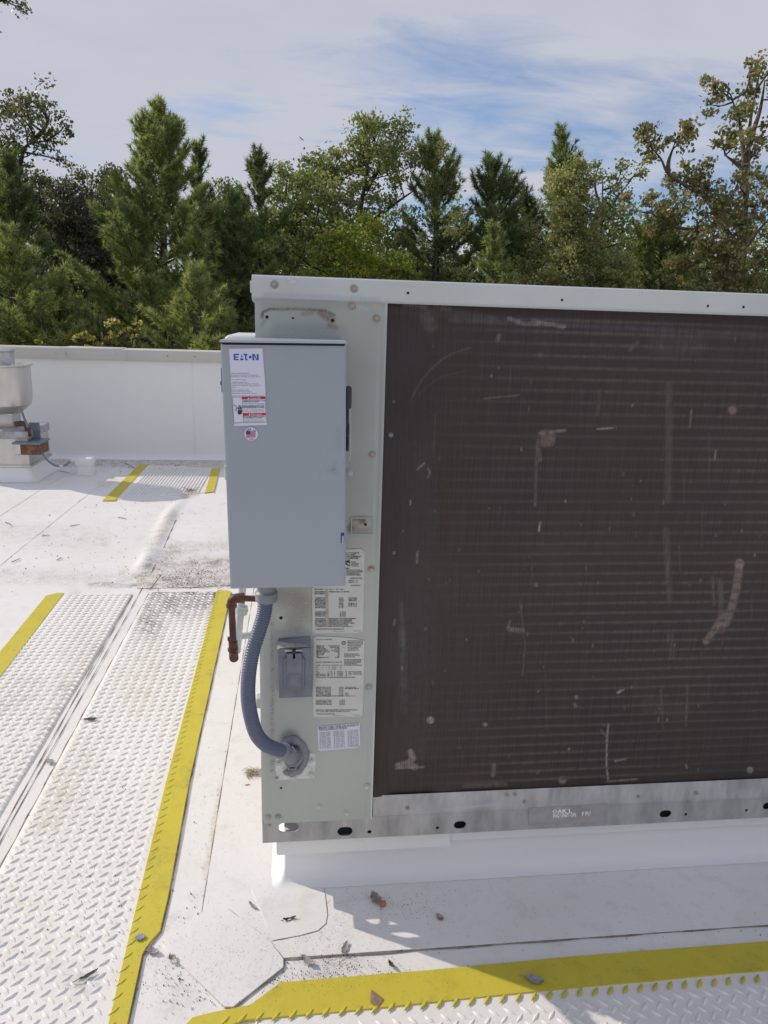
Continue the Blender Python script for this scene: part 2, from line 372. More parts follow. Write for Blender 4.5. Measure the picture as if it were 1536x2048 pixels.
# grid surfaces with painted stains ---------------------------------------
def gridmesh(name, U, V, fn, m, parent=None, strokes=(), smooth=True):
    """regular grid; fn(u,v arrays)->xyz; strokes stain it"""
    uu, vv = np.meshgrid(U, V); P = fn(uu.ravel(), vv.ravel()); nu, nv = len(U), len(V)
    me = bpy.data.meshes.new(name)
    idx = np.arange(nu*nv).reshape(nv, nu)
    q = np.stack([idx[:-1, :-1], idx[:-1, 1:], idx[1:, 1:], idx[1:, :-1]], -1).reshape(-1, 4)
    me.vertices.add(len(P)); me.vertices.foreach_set('co', P.astype(np.float32).ravel())
    me.loops.add(q.size); me.loops.foreach_set('vertex_index', q.astype(np.int32).ravel())
    me.polygons.add(len(q)); me.polygons.foreach_set('loop_start', np.arange(0, q.size, 4, dtype=np.int32)); me.polygons.foreach_set('loop_total', np.full(len(q), 4, np.int32))
    me.update(calc_edges=True)
    A = paint(P, strokes)
    at = me.attributes.new('stain', 'FLOAT_COLOR', 'POINT'); at.data.foreach_set('color', A.astype(np.float32).ravel())
    o = link(name, me, m, parent, smooth); return o
def paint(P, strokes):
    """strokes: (pixel polyline measured in the photo, half width px, softness px, colour, alpha)"""
    px, py = proj(P); A = np.zeros((len(P), 4)); A[:, :3] = 0.3
    for pts, w, s, colr, al in strokes:
        d = np.full(len(P), 1e9)
        if len(pts) == 1: d = np.hypot(px-pts[0][0], py-pts[0][1])
        for (x0, y0), (x1, y1) in zip(pts, pts[1:]):
            dx, dy = x1-x0, y1-y0; t = np.clip(((px-x0)*dx+(py-y0)*dy)/(dx*dx+dy*dy+1e-9), 0, 1)
            d = np.minimum(d, np.hypot(px-x0-t*dx, py-y0-t*dy))
        k = np.clip(1-(d-w)/max(s, .1), 0, 1); k = k*k*(3-2*k)*al
        a0 = A[:, 3]; an = k+a0*(1-k); sel = k > 0
        A[sel, :3] = (A[sel, :3]*(a0*(1-k))[sel, None]+np.array(colr)*k[sel, None])/np.maximum(an[sel, None], 1e-6); A[:, 3] = an
    return A

# ------------------------------------------------------------------ printed text, flat, measured on its plane
def textmesh(lines, Y, thick=0.0):
    """lines: (string, px left, py baseline, width px or None, cap height px[, slope px/px]) -> V,F on the plane Y"""
    V, F = [], []
    for ln in lines:
        s, x, y, w, h = ln[:5]; sl = ln[5] if len(ln) > 5 else 0.0; bold = ln[6] if len(ln) > 6 else 0.0
        cu = bpy.data.curves.new('t', 'FONT'); cu.body = s; cu.size = 1; cu.resolution_u = 1; cu.offset = bold
        o = bpy.data.objects.new('t', cu); COL.objects.link(o)
        me = bpy.data.meshes.new_from_object(o.evaluated_get(bpy.context.evaluated_depsgraph_get())); bpy.data.objects.remove(o)
        co = np.empty(len(me.vertices)*3); me.vertices.foreach_get('co', co); co = co.reshape(-1, 3)
        if not len(co): continue
        wid = co[:, 0].max()-co[:, 0].min(); sx = (w/wid) if w else h/0.69; sy = h/0.69
        b = len(V)
        for c in co:
            u = (c[0]-co[:, 0].min())*sx; V.append(face(x+u, y-c[1]*sy+u*sl, Y))
        F += [tuple(b+i for i in p.vertices) for p in me.polygons]
        bpy.data.meshes.remove(me)
    return V, F
def polys(pls, Y):
    V, F = [], []
    for pl in pls:
        b = len(V); V += [face(x, y, Y) for x, y in pl]; F.append(tuple(range(b, b+len(pl))))
    return V, F
def flat(name, VF, m, parent): return fromv(name, VF[0], VF[1], m, parent)

# ------------------------------------------------------------------ the setting: terrain, building, roof
tag(gridmesh('ground', np.linspace(-900, 900, 41), np.linspace(-900, 900, 41), lambda u, v: np.stack([u, v, np.full_like(u, -5.0)], 1), M_TERR), kind='structure')
PY = 5.70                                                     # inner face of the parapet
bl = thing('building', 'building block whose flat white roof carries the equipment', 'building', (0, 0, -5))
box('wall', -9, 9, -6, PY+.24, -5, -0.03, M_WALLB, bl)

def roof_z(x, y):
    # wrinkle in the membrane and slight unevenness
    cxr = -0.795+0.0*y
    r = 0.018*np.exp(-np.abs((x-cxr-0.02*np.sin(y*3))/0.042)**2.4)*(1+.12*np.sin(y*13))*np.clip((y-2.25)/.25, 0, 1)*np.clip((4.2-y)/.5, 0, 1)
    r += 0.0015*np.sin(x*9+1.3*np.sin(y*4))*np.sin(y*7+x*2)
    # membrane heat-welded up the foot of the curb
    return r
U = np.concatenate([np.linspace(-9, -3.2, 30)[:-1], np.arange(-3.2, 1.9, .016), np.linspace(1.9, 9, 30)[1:]])
V = np.concatenate([np.linspace(-6, -.7, 20)[:-1], np.arange(-.7, 3.2, .016), np.linspace(3.2, PY, 110)[1:]])
DK = (0.17, 0.15, 0.13); BR = (0.42, 0.33, 0.22); YB = (0.60, 0.50, 0.30); GR = (0.5, 0.48, 0.45)
roof_strokes = [
    ([(300, 1150), (455, 1135)], 10, 30, (.40, .34, .27), .75), ([(330, 1163), (455, 1166)], 3, 13, (.22, .18, .14), .9), ([(385, 1128), (455, 1124)], 2, 10, (.25, .21, .16), .7), ([(350, 1098), (450, 1090)], 2, 16, (.40, .35, .29), .5), ([(480, 1080), (560, 1100)], 8, 30, GR, .4),
    ([(320, 1120), (350, 1100)], 4, 22, DK, .5), ([(250, 1150), (300, 1165)], 5, 16, BR, .5), ([(0, 1150), (240, 1160)], 3, 22, GR, .5),
    ([(180, 1170), (420, 1172)], 2, 6, DK, .5), ([(310, 1080), (345, 1030)], 5, 14, BR, .5), ([(296, 1130), (300, 1090)], 3, 12, DK, .4),
    ([(740, 1795), (860, 1800)], 18, 60, YB, .55), ([(780, 1790)], 6, 18, BR, .6), ([(845, 1810)], 5, 12, BR, .5),
    ([(500, 1545)], 8, 25, YB, .6), ([(500, 1440), (520, 1420)], 3, 14, YB, .5), ([(630, 1850), (560, 1862)], 2, 9, BR, .7), ([(450, 1840), (560, 1850)], 10, 50, GR, .55),
    ([(640, 1950), (700, 1900)], 8, 40, GR, .55), ([(360, 1850), (320, 1830)], 4, 22, GR, .5), ([(340, 2010), (380, 1990)], 6, 30, GR, .4),
    ([(640, 1700), (655, 1840)], 2, 10, GR, .6), ([(560, 1750), (620, 1830)], 6, 30, YB, .25), ([(1285, 1900), (1270, 1915), (1265, 1908)], 2, 6, DK, .6),
    ([(410, 1830), (425, 1700), (441, 1560)], 1, 6, YB, .7), ([(110, 1310), (150, 1180)], 4, 14, GR, .4), ([(0, 1060), (200, 1080)], 5, 30, GR, .4),
    ([(60, 922), (300, 922), (440, 927)], 6, 12, (.40, .37, .34), .9), ([(200, 970), (230, 960)], 3, 10, YB, .5), ([(370, 990), (392, 985)], 2, 10, BR, .8),  # first band: grey dirt that also paints the parapet foot's shadow darker
    ([(700, 1985), (1000, 1930)], 3, 20, GR, .4)]
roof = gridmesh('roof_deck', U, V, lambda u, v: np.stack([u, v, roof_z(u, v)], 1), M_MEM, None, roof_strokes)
tag(roof, kind='structure')

# seams: membrane lap = thin sheet 3 mm thick with a dirty edge line in front of it
def sheet(name, poly, z0, z1, m, parent=None, bev=0.0): return prism(name, poly, 2, z0, z1, m, parent, bev=bev)
def ribbon(name, pts, w, z, m, parent=None, h=0.0012):
    V, F = [], []; P = [Vector((p[0], p[1], 0)) for p in pts]
    for i, p in enumerate(P):
        t = (P[min(i+1, len(P)-1)]-P[max(i-1, 0)]).normalized(); n = Vector((-t.y, t.x, 0))*w*(0.5+0.35*math.sin(i*1.7))
        V += [(p.x-n.x, p.y-n.y, z), (p.x+n.x, p.y+n.y, z), (p.x, p.y, z+h)]
    for i in range(len(P)-1):
        a = 3*i; F += [(a, a+3, a+5, a+2), (a+2, a+5, a+4, a+1)]
    return fromv(name, V, F, m, parent)
def dense(pts, step=0.05):
    out = []
    for a, b in zip(pts, pts[1:]):
        n = max(1, int(math.hypot(b[0]-a[0], b[1]-a[1])/step)); out += [(a[0]+(b[0]-a[0])*k/n, a[1]+(b[1]-a[1])*k/n) for k in range(n)]
    return out+[pts[-1]]
RZ = 0.0020
# wide lap sheet right of the walkway and lap in front of the unit
sheet('membrane_lap', [(-0.141, 3.9), (-0.141, -0.055), (0.04, -0.187), (3.0, -0.187), (3.0, 0.30), (0.02, 0.30), (0.02, 3.9)], 0.0, 0.0035, M_PATCH, roof)
ribbon('lap_joint', dense([(0.028, -0.1895), (0.5, -0.190), (1.0, -0.188), (3.0, -0.188)]), 0.0045, 0.0016, M_SEAM, roof)
ribbon('lap_joint', dense([(-0.1425, 3.8), (-0.1435, 1.7), (-0.1435, 0.36), (-0.1420, -0.04)]), 0.0022, 0.0016, M_SEAM, roof)
ribbon('lap_joint', dense([gnd(275, 1178)[:2], gnd(370, 1176)[:2], gnd(462, 1171)[:2]]), 0.006, 0.0020, M_SEAM, roof)
ribbon('lap_joint', dense([gnd(352, 1040)[:2], gnd(330, 1090)[:2], gnd(303, 1146)[:2]]), 0.006, 0.0020, M_SEAM, roof)
ribbon('lap_joint', dense([gnd(300, 1180)[:2], gnd(322, 1150)[:2]]), 0.006, 0.0020, M_SEAM, roof)
ribbon('lap_joint', dense([(-1.55, 2.2), (-1.53, 4.0), (-1.5, 5.6)]), 0.004, 0.0016, M_PATCH, roof, h=.0012)
ribbon('lap_joint', dense([(-1.95, 2.0), (-1.93, 4.0), (-1.9, 5.6)]), 0.004, 0.0016, M_PATCH, roof, h=.0012)
# patches
dp = gpoly([(410, 1826), (452, 1818), (540, 1885), (567, 1922), (567, 1938), (466, 2018), (448, 2017), (342, 1912), (326, 1892), (330, 1880)])
DPATCH = [tuple(p) for p in dp]
sheet('diamond_patch', dp, 0.0, 0.0060, M_PATCH, roof, bev=.0006)
ribbon('patch_joint', dense(gpoly([(455, 1820), (520, 1870), (543, 1890), (568, 1922), (568, 1939), (467, 2020), (448, 2019)]), .02), 0.0028, 0.0036, M_SEAM, roof)
cp = gpoly([(545, 1884), (600, 1874), (636, 1864), (652, 1850), (655, 1832), (650, 1790), (641, 1745), (640, 1715)])
cp2 = [(0.035, 0.10)]+cp
sheet('curb_corner_patch', [tuple(p) for p in cp[:-1]]+[(cp[-1][0], 0.06), (0.02, 0.06), (-0.03, 0.02)], 0.0, 0.0048, M_PATCH, roof, bev=.0005)
ribbon('patch_joint', dense(cp, .02), 0.0030, 0.0036, M_SEAM, roof)

# ------------------------------------------------------------------ walkway mats
def lug(V, F, x, y, a, z, ln=0.0155, wd=0.0046, h=0.0028):
    c, s = math.cos(a), math.sin(a); b = len(V)
    for u, v, w in ((-ln, 0, 0), (-ln*.3, -wd, 0), (ln*.3, -wd, 0), (ln, 0, 0), (ln*.3, wd, 0), (-ln*.3, wd, 0), (-ln*.55, 0, h), (ln*.55, 0, h), (0, -wd*.35, h*1.15), (0, wd*.35, h*1.15)):
        V.append((x+u*c-v*s, y+u*s+v*c, z+w))
    F += [(b, b+1, b+6), (b+1, b+2, b+8), (b+1, b+8, b+6), (b+2, b+7, b+8), (b+2, b+3, b+7), (b+3, b+4, b+7), (b+4, b+5, b+9), (b+4, b+9, b+7), (b+5, b+6, b+9), (b+5, b, b+6), (b+6, b+8, b+9), (b+7, b+9, b+8)]
def inpoly(x, y, P):
    r = False; n = len(P)
    for i in range(n):
        x0, y0 = P[i]; x1, y1 = P[i-1]
        if (y0 > y) != (y1 > y) and x < (x1-x0)*(y-y0)/(y1-y0)+x0: r = not r
    return r
v1 = (gnd(110.3, 1896.5)-gnd(80, 1900))[:2]; v2 = (gnd(71, 1923.4)-gnd(80, 1900))[:2]
def treads(name, poly, z, m, parent, rot=0.0, inv=False):
    V, F = [], []; P = [tuple(p) for p in poly]
    x0, x1 = min(p[0] for p in P), max(p[0] for p in P); y0, y1 = min(p[1] for p in P), max(p[1] for p in P)
    s = 0.0335; c_, s_ = math.cos(rot), math.sin(rot); n = int(4/s)
    for i in range(-n, n):
        for j in range(-n, n):
            for k in (0, 1):
                gx, gy = (i+.5*k)*s, (j+.5*k)*s; x = gx*c_-gy*s_-.3; y = gx*s_+gy*c_+.5
                if not (x0 < x < x1 and y0 < y < y1) or not inpoly(x, y, P): continue
                a = rot+(R_(45) if k == 0 else R_(-45))
                f = random.uniform(.9, 1.06)
                if random.random() < .012: continue
                lug(V, F, x+random.uniform(-.0005, .0005), y+random.uniform(-.0005, .0005), a+random.uniform(-.05, .05), z, .0148*f, .0044*f, .0031 if k == 0 else .0021)
    o = fromv(name, V, F, m, parent); o['kind'] = 'stuff'; return o
def matgrid(name, x0, x1, y0, y1, z, m, parent, strokes=()):
    # thin mat: gently uneven top with turned-down rim
    U = np.concatenate([[x0-.0008], np.linspace(x0, x1, max(6, int((x1-x0)/.016))), [x1+.0008]]); V = np.concatenate([[y0-.0008], np.linspace(y0, y1, max(6, int((y1-y0)/.016))), [y1+.0008]])
    def fn(u, v):
        ed = (u < x0) | (u > x1) | (v < y0) | (v > y1)
        return np.stack([u, v, np.where(ed, 0.0, z+.0003*np.sin(u*23+v*7))], 1)
    return gridmesh(name, U, V, fn, m, parent, strokes)
MZ = 0.0045
mat_strokes = [([(330, 1188), (440, 1195)], 14, 30, (.12, .10, .085), 1.0), ([(300, 1250), (310, 1195)], 12, 30, (.2, .17, .13), .75), ([(330, 1215), (380, 1225)], 8, 30, (.28, .24, .19), .6), ([(60, 1560), (150, 1380)], 8, 40, GR, .6), ([(150, 1520), (110, 1650)], 15, 60, BR, .3),
               ([(100, 1430), (170, 1300)], 10, 40, BR, .3), ([(300, 1290), (270, 1400)], 10, 45, BR, .22), ([(0, 1400), (60, 1380)], 10, 40, BR, .3), ([(20, 1850), (120, 1960)], 20, 90, BR, .16), ([(150, 1960), (190, 1960)], 3, 25, DK, .35)]
wr = thing('walkway_mat', 'white diamond tread walkway mat with one yellow edge running beside the equipment', 'walkway mat', (-0.5, 0.8, 0), 'walkway mats on the roof')
matgrid('mat_sheet', -0.662, -0.264, -1.2, 2.080, MZ, M_TREAD, wr, mat_strokes)
treads('tread_pattern', [(-0.655, -1.1), (-0.297, -1.1), (-0.300, -.33), (-0.319, .47), (-0.336, 2.072), (-0.655, 2.072)], MZ, M_TREAD, wr)
ys = [(-0.252, -1.2), (-0.252, -0.316), (-0.256, -0.155), (-0.246, -0.125), (-0.229, -0.093), (-0.228, 0.009), (-0.242, 0.466), (-0.256, 2.071), (-0.275, 2.09), (-0.329, 2.083), (-0.311, 0.47), (-0.289, -0.326), (-0.289, -1.2)]
sheet('yellow_edge', ys, 0.0005, 0.0075, M_YEL, wr, bev=.0006)
V_, F_ = [], []
for k in range(-30, 64):
    y = k*.0335+.01; xx = -0.293-(y+.33)*.0157 if y > -.33 else -.289
    lug(V_, F_, xx+.010, y, R_(45), 0.0072, .0145, .0040, .0020)
o = fromv('edge_tread_pattern', V_, F_, M_YEL, wr); o['kind'] = 'stuff'
ribbon('mat_joint', dense([(-0.6625, 2.08), (-0.664, 1.0), (-0.665, -1.1)]), .006, .0022, M_SEAM, wr, h=.001)
ribbon('mat_joint', dense([(-0.2535, 2.07), (-0.2395, 0.466), (-0.2255, 0.009), (-0.2265, -0.093), (-0.254, -0.155), (-0.250, -0.32)]), .003, .0022, M_SEAM, wr, h=.001)
wlft = thing('walkway_mat', 'white diamond tread walkway mat with yellow edge, farther from the equipment', 'walkway mat', (-0.9, 1.2, 0), 'walkway mats on the roof')
matgrid('mat_sheet', -1.11, -0.742, -1.2, 2.060, MZ, M_TREAD, wlft, mat_strokes)
treads('tread_pattern', [(-1.052, -.2), (-0.748, -.2), (-0.748, 2.055), (-1.062, 2.055)], MZ, M_TREAD, wlft)
sheet('yellow_edge', [(-1.075, 2.077), (-1.105, 2.082), (-1.15, 2.045), (-1.132, 1.409), (-1.128, -1.2), (-1.045, -1.2), (-1.049, 1.189)], 0.0005, 0.0075, M_YEL, wlft, bev=.0006)
ribbon('mat_joint', dense([(-0.7385, 2.045), (-0.728, 1.2), (-0.716, 0.404), (-0.70, -.4)]), .0030, .0026, M_SEAM, wlft, h=.001)
ribbon('lap_joint', dense([(-0.711, 2.158), (-0.706, 1.2), (-0.702, 0.403), (-0.695, -.4)]), .0028, .0026, M_SEAM, roof, h=.001)
# mat in front
wf = thing('walkway_mat', 'white diamond tread walkway mat with broad yellow edge below the condenser coil', 'walkway mat', (0.6, -0.5, 0), 'walkway mats on the roof')
matgrid('mat_sheet', 0.0, 2.6, -1.2, -0.300, MZ, M_TREAD, wf)
yf = gpoly([(330, 2100), (385, 2040), (420, 2031), (500, 2015), (530, 1993), (560, 1970), (640, 1963), (860, 1945), (1150, 1917), (1536, 1887)])+[(2.6, -.247), (2.6, -.325)]+gpoly([(1536, 1945), (1050, 1990), (690, 2028), (480, 2046), (400, 2100)])
sheet('yellow_edge', yf, 0.0005, 0.0075, M_YEL, wf, bev=.0006)
treads('tread_pattern', [(-0.09, -1.1), (2.4, -1.1), (2.4, -0.340), (1.1, -0.340), (-0.09, -0.352)], MZ, M_TREAD, wf, rot=R_(90.8))
V_, F_ = [], []
for k in range(0, 70):
    x = -0.06+k*.0335; lug(V_, F_, x, -0.331+random.uniform(-.001, .001), R_(48), .0072, .0150, .0045, .0022)
o = fromv('edge_tread_pattern', V_, F_, M_YEL, wf); o['kind'] = 'stuff'
ribbon('mat_joint', dense([(0.05, -0.2635), (0.367, -0.2605), (1.155, -0.249), (2.5, -.246)]), .003, .0022, M_SEAM, wf, h=.001)
# far ribbed mat
fm = thing('walkway_mat', 'small ribbed white walkway mat between two yellow edges near the parapet', 'walkway mat', (-1.0, 4.7, 0), 'walkway mats on the roof')
FP = gpoly([(218, 1001), (414, 986), (434, 937), (292, 931)]); sheet('mat_sheet', FP, 0.0, 0.004, M_TREAD, fm)
V_, F_ = [], []
for k in range(21):
    x = -1.235+k*.0265; b = len(V_)
    ya = np.interp(x, [FP[0][0], FP[1][0]], [FP[0][1], FP[1][1]])+.02; yb = np.interp(x, [FP[3][0], FP[2][0]], [FP[3][1], FP[2][1]])-.02
    V_ += [(x-.008, ya, .004), (x+.008, ya, .004), (x+.008, yb, .004), (x-.008, yb, .004), (x-.003, ya+.005, .012), (x+.003, ya+.005, .012), (x+.003, yb-.005, .012), (x-.003, yb-.005, .012)]
    F_ += [(b, b+1, b+5, b+4), (b+1, b+2, b+6, b+5), (b+2, b+3, b+7, b+6), (b+3, b, b+4, b+7), (b+4, b+5, b+6, b+7)]
o = fromv('rib', V_, F_, M_TREAD, fm); o['kind'] = 'stuff'
sheet('yellow_edge', gpoly([(205, 1003), (230, 1003), (297, 930), (279, 930)]), 0.0005, 0.0085, M_YEL, fm)
sheet('yellow_edge', gpoly([(410, 987), (428, 985), (440, 938), (424, 938)]), 0.0005, 0.0085, M_YEL, fm)

# ------------------------------------------------------------------ parapet
ztop = face(300, 700, PY)[2]; zc = face(300, 722, PY)[2]
pw = thing('parapet_wall', 'white membrane covered parapet wall with tan metal coping along the roof edge', 'parapet wall', (0, PY+.12, 0))
U = np.concatenate([np.linspace(-9, -3.4, 20)[:-1], np.arange(-3.4, .4, .04), np.linspace(.4, 9, 30)[1:]]); Vz = np.concatenate([np.linspace(0, .06, 5)[:-1], np.linspace(.06, ztop-.02, 26)])
def wallfn(u, v):
    y = PY-0.045*np.exp(-v/0.02)-0.004*np.sin(u*5+v*2)*np.sin(v*4+u)
    return np.stack([u, y, v+.001], 1)
gridmesh('membrane_face', U, Vz, wallfn, M_MEMV, pw, [([(330, 828), (355, 822)], 1, 4, GR, .5), ([(290, 893), (297, 899)], 1, 3, GR, .5), ([(0, 907), (440, 912)], 4, 12, GR, .7)])
box('wall_core', -9, 9, PY+.012, PY+.24, -.02, ztop-.025, M_MEMV, pw)
ribbon2 = box('vertical_seam', face(387, 800, PY)[0]-.004, face(387, 800, PY)[0]+.004, PY-.006, PY+.01, .05, zc, M_MEMV, pw, .002)
xs = [-9, -6.3, -4.3, face(122, 700, PY)[0], face(242, 702, PY)[0], .9, 3.5, 6.2, 9]
for i in range(len(xs)-1):
    up = .006 if i == 3 else (0 if i % 2 else -.0)
    c = box('coping', xs[i]+.002, xs[i+1]-.002, PY-.035, PY+.28, zc, ztop+up, M_COPE, pw, .006)
    c2 = box('splice_plate', xs[i+1]-.05, xs[i+1]+.05, PY-.0375, PY-.0345, zc+.002, ztop-.004, M_COPE, c)
def screwmesh(r=.008, h=.004):
    bm = bmesh.new()
    tube(bm, [(0, 0, 0), (0, -h*.35, 0)], [r*1.0, r*.92], 14)
    tube(bm, [(0, -h*.3, 0), (0, -h*.6, 0), (0, -h, 0)], [r*.62, r*.62, r*.5], 6)
    bmesh.ops.recalc_face_normals(bm, faces=bm.faces)
    me = bpy.data.meshes.new('screw'); bm.to_mesh(me); bm.free(); me.materials.append(M_SCREW); return me
SCR = screwmesh(); SCRS = screwmesh(.0045, .003)
SCRG = SCR.copy(); SCRG.materials.clear(); SCRG.materials.append(M_GALV2)
SCRP = SCR.copy(); SCRP.materials.clear(); SCRP.materials.append(mat('painted_screw', (.34, .36, .33), .5, 0, .1, 40))
def screw(parent, P, me=SCR, name='screw'):
    o = bpy.data.objects.new(name, me); COL.objects.link(o); o.parent = parent; o.location = Vector([float(c) for c in P])-wloc(parent); o.rotation_euler = (0, random.uniform(0, 1), 0); return o
for px, py in ((112, 706), (131, 707), (234, 709), (335, 712), (390, 713)):
    screw(pw, face(px, py, PY-.036))

# ------------------------------------------------------------------ roof curb
XR, YB = 2.25, 2.05; CX0, CY0 = 0.050, 0.045
cb = thing('roof_curb', 'low white membrane wrapped curb carrying the big grey equipment', 'roof curb', (1.1, 1.0, 0))
bm = bmesh.new(); rings = []
for off, z in ((-.034, .0042), (-.022, .0065), (-.012, .012), (-.005, .022), (-.001, .038), (0, .08), (0.0, H0-.004)):
    x0, x1, y0, y1 = CX0+off, XR-CX0-off, CY0+off, YB-CY0-off; r = .007+max(0, -off)*.5; ring = []
    for (ccx, ccy, a) in ((x0+r, y0+r, math.pi), (x1-r, y0+r, 1.5*math.pi), (x1-r, y1-r, 0), (x0+r, y1-r, .5*math.pi)):
        for k in range(7): ring.append(bm.verts.new((ccx+r*math.cos(a+k*math.pi/12), ccy+r*math.sin(a+k*math.pi/12), z)))
    rings.append(ring)
for a, b in zip(rings, rings[1:]):
    for k in range(len(a)): bm.faces.new((a[k], a[(k+1) % len(a)], b[(k+1) % len(a)], b[k]))
bm.faces.new(rings[-1])
frombm('membrane_skirt', bm, M_MEMV, cb, smooth=True)
zb = H0-.003
zf0 = face(640, 1706, .018)[2]
xj = face(900, 1675, .018)[0]
box('counterflashing', .034, xj, .018, .021, zf0, zb, M_MEMV, cb)
box('counterflashing', xj+.001, XR-.03, .026, .029, zf0+.010, zb, M_MEMV, cb)
box('counterflashing', .032, .035, .022, YB-.03, zf0, zb, M_MEMV, cb)

# ------------------------------------------------------------------ packaged rooftop unit
ut = thing('rooftop_unit', 'large grey green air conditioning unit with dark brown condenser coil on a low curb', 'air conditioner', (1.1, 1.0, H0))
XC = 0.262                                                    # panel / coil joint
ZT = face(508, 549, -.004)[2]; ZCAPB = face(513, 598, -.004)[2]
ZR1 = face(640, 1637, 0)[2]                                   # top of lower rail band
ZR2 = face(751, 1594, 0)[2]                                   # top of upper ledge (right of the panel)
# base rail: plate with slots, real holes
def fslot(px, py, w, h): p = face(px, py, -.003); return slot(p[0], p[2], w/950, h/950)
def fhole(px, py, d): p = face(px, py, -.003); return circ(p[0], p[2], d/1900, 12)
holes = [fslot(690, 1663, 35, 24), fslot(920, 1650, 29, 21), fslot(1331, 1628, 30, 20), fslot(1538, 1612, 32, 20), fhole(739, 1664, 10), fhole(875, 1656, 8), fhole(1372, 1629, 8), fhole(1493, 1621, 8)]
p0 = face(577, 1653, -.003); holes.append(slot(p0[0], p0[2]-.003, .050, .026))
rail = prism('base_rail', [(0.0, H0), (XR, H0), (XR, ZR1), (0, ZR1)], 1, -.003, 0.0005, M_GALV, ut, holes)
box('rail_return', 0.11, XR-.003, .001, .03, ZR1-.006, ZR1-.003, M_GALV, rail)
prism('base_rail', [(0.001, H0), (YB, H0), (YB, ZR1), (0.001, ZR1)], 0, .000, .0025, M_GALV, ut, [slot(.058, (H0+ZR1)/2, .055, .030), slot(.25, (H0+ZR1)/2, .05, .028)])
box('base_rail', XR-.003, XR, .001, YB, H0, ZR1-.001, M_GALV, ut)
box('rail_slot_shade', .095, XR-.004, .010, .0125, H0+.001, ZR1-.007, M_HOLE, rail)  # near-black plate added behind the slots, painting in the shade of their depth
rail_strokes = [([(560, 1650), (620, 1652)], 4, 18, (.42, .38, .30), .8), ([(748, 1640), (748, 1668)], 2, 6, (.30, .22, .14), .7), ([(760, 1650), (840, 1642)], 6, 20, (.52, .55, .62), .5), ([(900, 1615), (1010, 1606)], 2, 7, (.45, .45, .47), .5), ([(1080, 1600), (1190, 1592)], 6, 14, (.50, .48, .46), .45)]
# coil ledge: sloping upper band
U = np.arange(XC+.001, XR, .006); Vv = np.linspace(0, 1, 16)
zl0, zl1 = ZR1+.001, ZR2
led = gridmesh('coil_ledge', U, Vv, lambda u, v: np.stack([u, np.where(v < .08, -.004, -.004+.010*(v-.08)), zl0+(zl1-zl0)*v], 1), M_GALV, ut,
         [([(760, 1608), (830, 1602)], 8, 20, (.50, .48, .44), .4), ([(890, 1620), (1005, 1607)], .6, 4, (.52, .52, .54), .6), ([(1000, 1590), (1060, 1584)], 6, 20, (.45, .43, .42), .5), ([(1200, 1580), (1400, 1566)], 8, 25, (.5, .49, .48), .35)]+[([(x, 1575+random.uniform(0, 12)), (x-3, 1598)], .8, 4, (.56, .55, .56), .35) for x in range(770, 1530, 17)])
bp_ = face(1135, 1632, -.004)
plq = fpoly([(1057, 1616), (1215, 1607), (1215, 1643), (1057, 1650)], -.0045)
pp = prism('faded_nameplate', plq, 1, -.0046, -.0030, mat('faded_grey_plate', (.36, .345, .345), .6, .1, .12, 20), rail)
flat('printing', textmesh([('OAK L', 1104, 1627, 40, 7.5, -.05, .03), ('ING UNIT ON', 1106, 1635.5, 46, 7.5, -.05, .03), ('F FU', 1164, 1632, 17, 8, -.05, .03)], -.0050), mat('white_flaked_ink', (.85, .85, .85), .7, 0, .05), pp)
# corner panel with painted-on stains
RUST = (.22, .13, .09); RD = (.30, .15, .07); DG = (.13, .13, .13)
ps = [([(524, 634), (526, 624), (540, 618), (600, 618), (650, 621), (668, 630)], .9, 4, (.15, .09, .065), .95), ([(640, 625), (664, 640)], 3, 8, (.17, .10, .07), .75), ([(658, 652), (672, 655)], 2, 6, (.36, .16, .06), .95), ([(605, 628), (625, 626)], 1, 6, RUST, .5),
      ([(524, 650), (530, 640)], 1, 4, RUST, .4), ([(560, 665), (680, 668)], 8, 20, (.26, .29, .31), .45), ([(530, 610), (700, 612)], 3, 9, (.30, .31, .31), .35),
      ([(702, 1056), (712, 1042), (725, 1040)], 3, 9, (.14, .085, .06), .95), ([(712, 1047)], 5, 5, (.45, .34, .27), .9), ([(698, 1060), (735, 1060)], 2, 8, RUST, .5),
      ([(558, 1190), (600, 1205), (590, 1250)], 6, 26, (.24, .195, .14), .6), ([(600, 1190), (620, 1230)], 8, 20, (.27, .23, .18), .4), ([(556, 1232), (566, 1240)], 5, 4, (.5, .5, .47), .8),
      ([(545, 1245), (543, 1540)], 2, 8, (.30, .29, .25), .28),
      ([(556, 1592), (562, 1570), (578, 1560)], 5, 6, (.44, .46, .43), .6), ([(582, 1560), (578, 1585)], 1, 3, (.5, .5, .48), .5),
      ([(610, 1270), (560, 1272)], 6, 18, (.15, .17, .22), .45), ([(740, 620), (755, 640)], 4, 12, (.42, .42, .40), .4), ([(746, 900), (748, 1000)], 6, 12, (.43, .47, .45), .35), ([(770, 620), (752, 1580)], 2, 5, (.50, .52, .50), .5),
      ([(735, 1380), (740, 1560)], 4, 14, (.45, .48, .46), .4), ([(580, 1478)], 14, 12, (.20, .21, .24), .8), ([(752, 610), (758, 606)], 3, 4, (.55, .48, .36), .7), ([(716, 612), (735, 618)], 1, 3, (.6, .6, .58), .5)]
for k in range(60):
    y = 1245+k*5+random.uniform(-1, 1); ps.append(([(542+random.uniform(-1, 1), y+2), (546+random.uniform(0, 1), y-1)], .2, 1.5, DG, random.choice((.95, .85, .3, .6))))
for k in range(26): ps.append(([(random.uniform(590, 760), random.uniform(620, 1620))], .5, 1.8, (.62, .62, .60), .7))
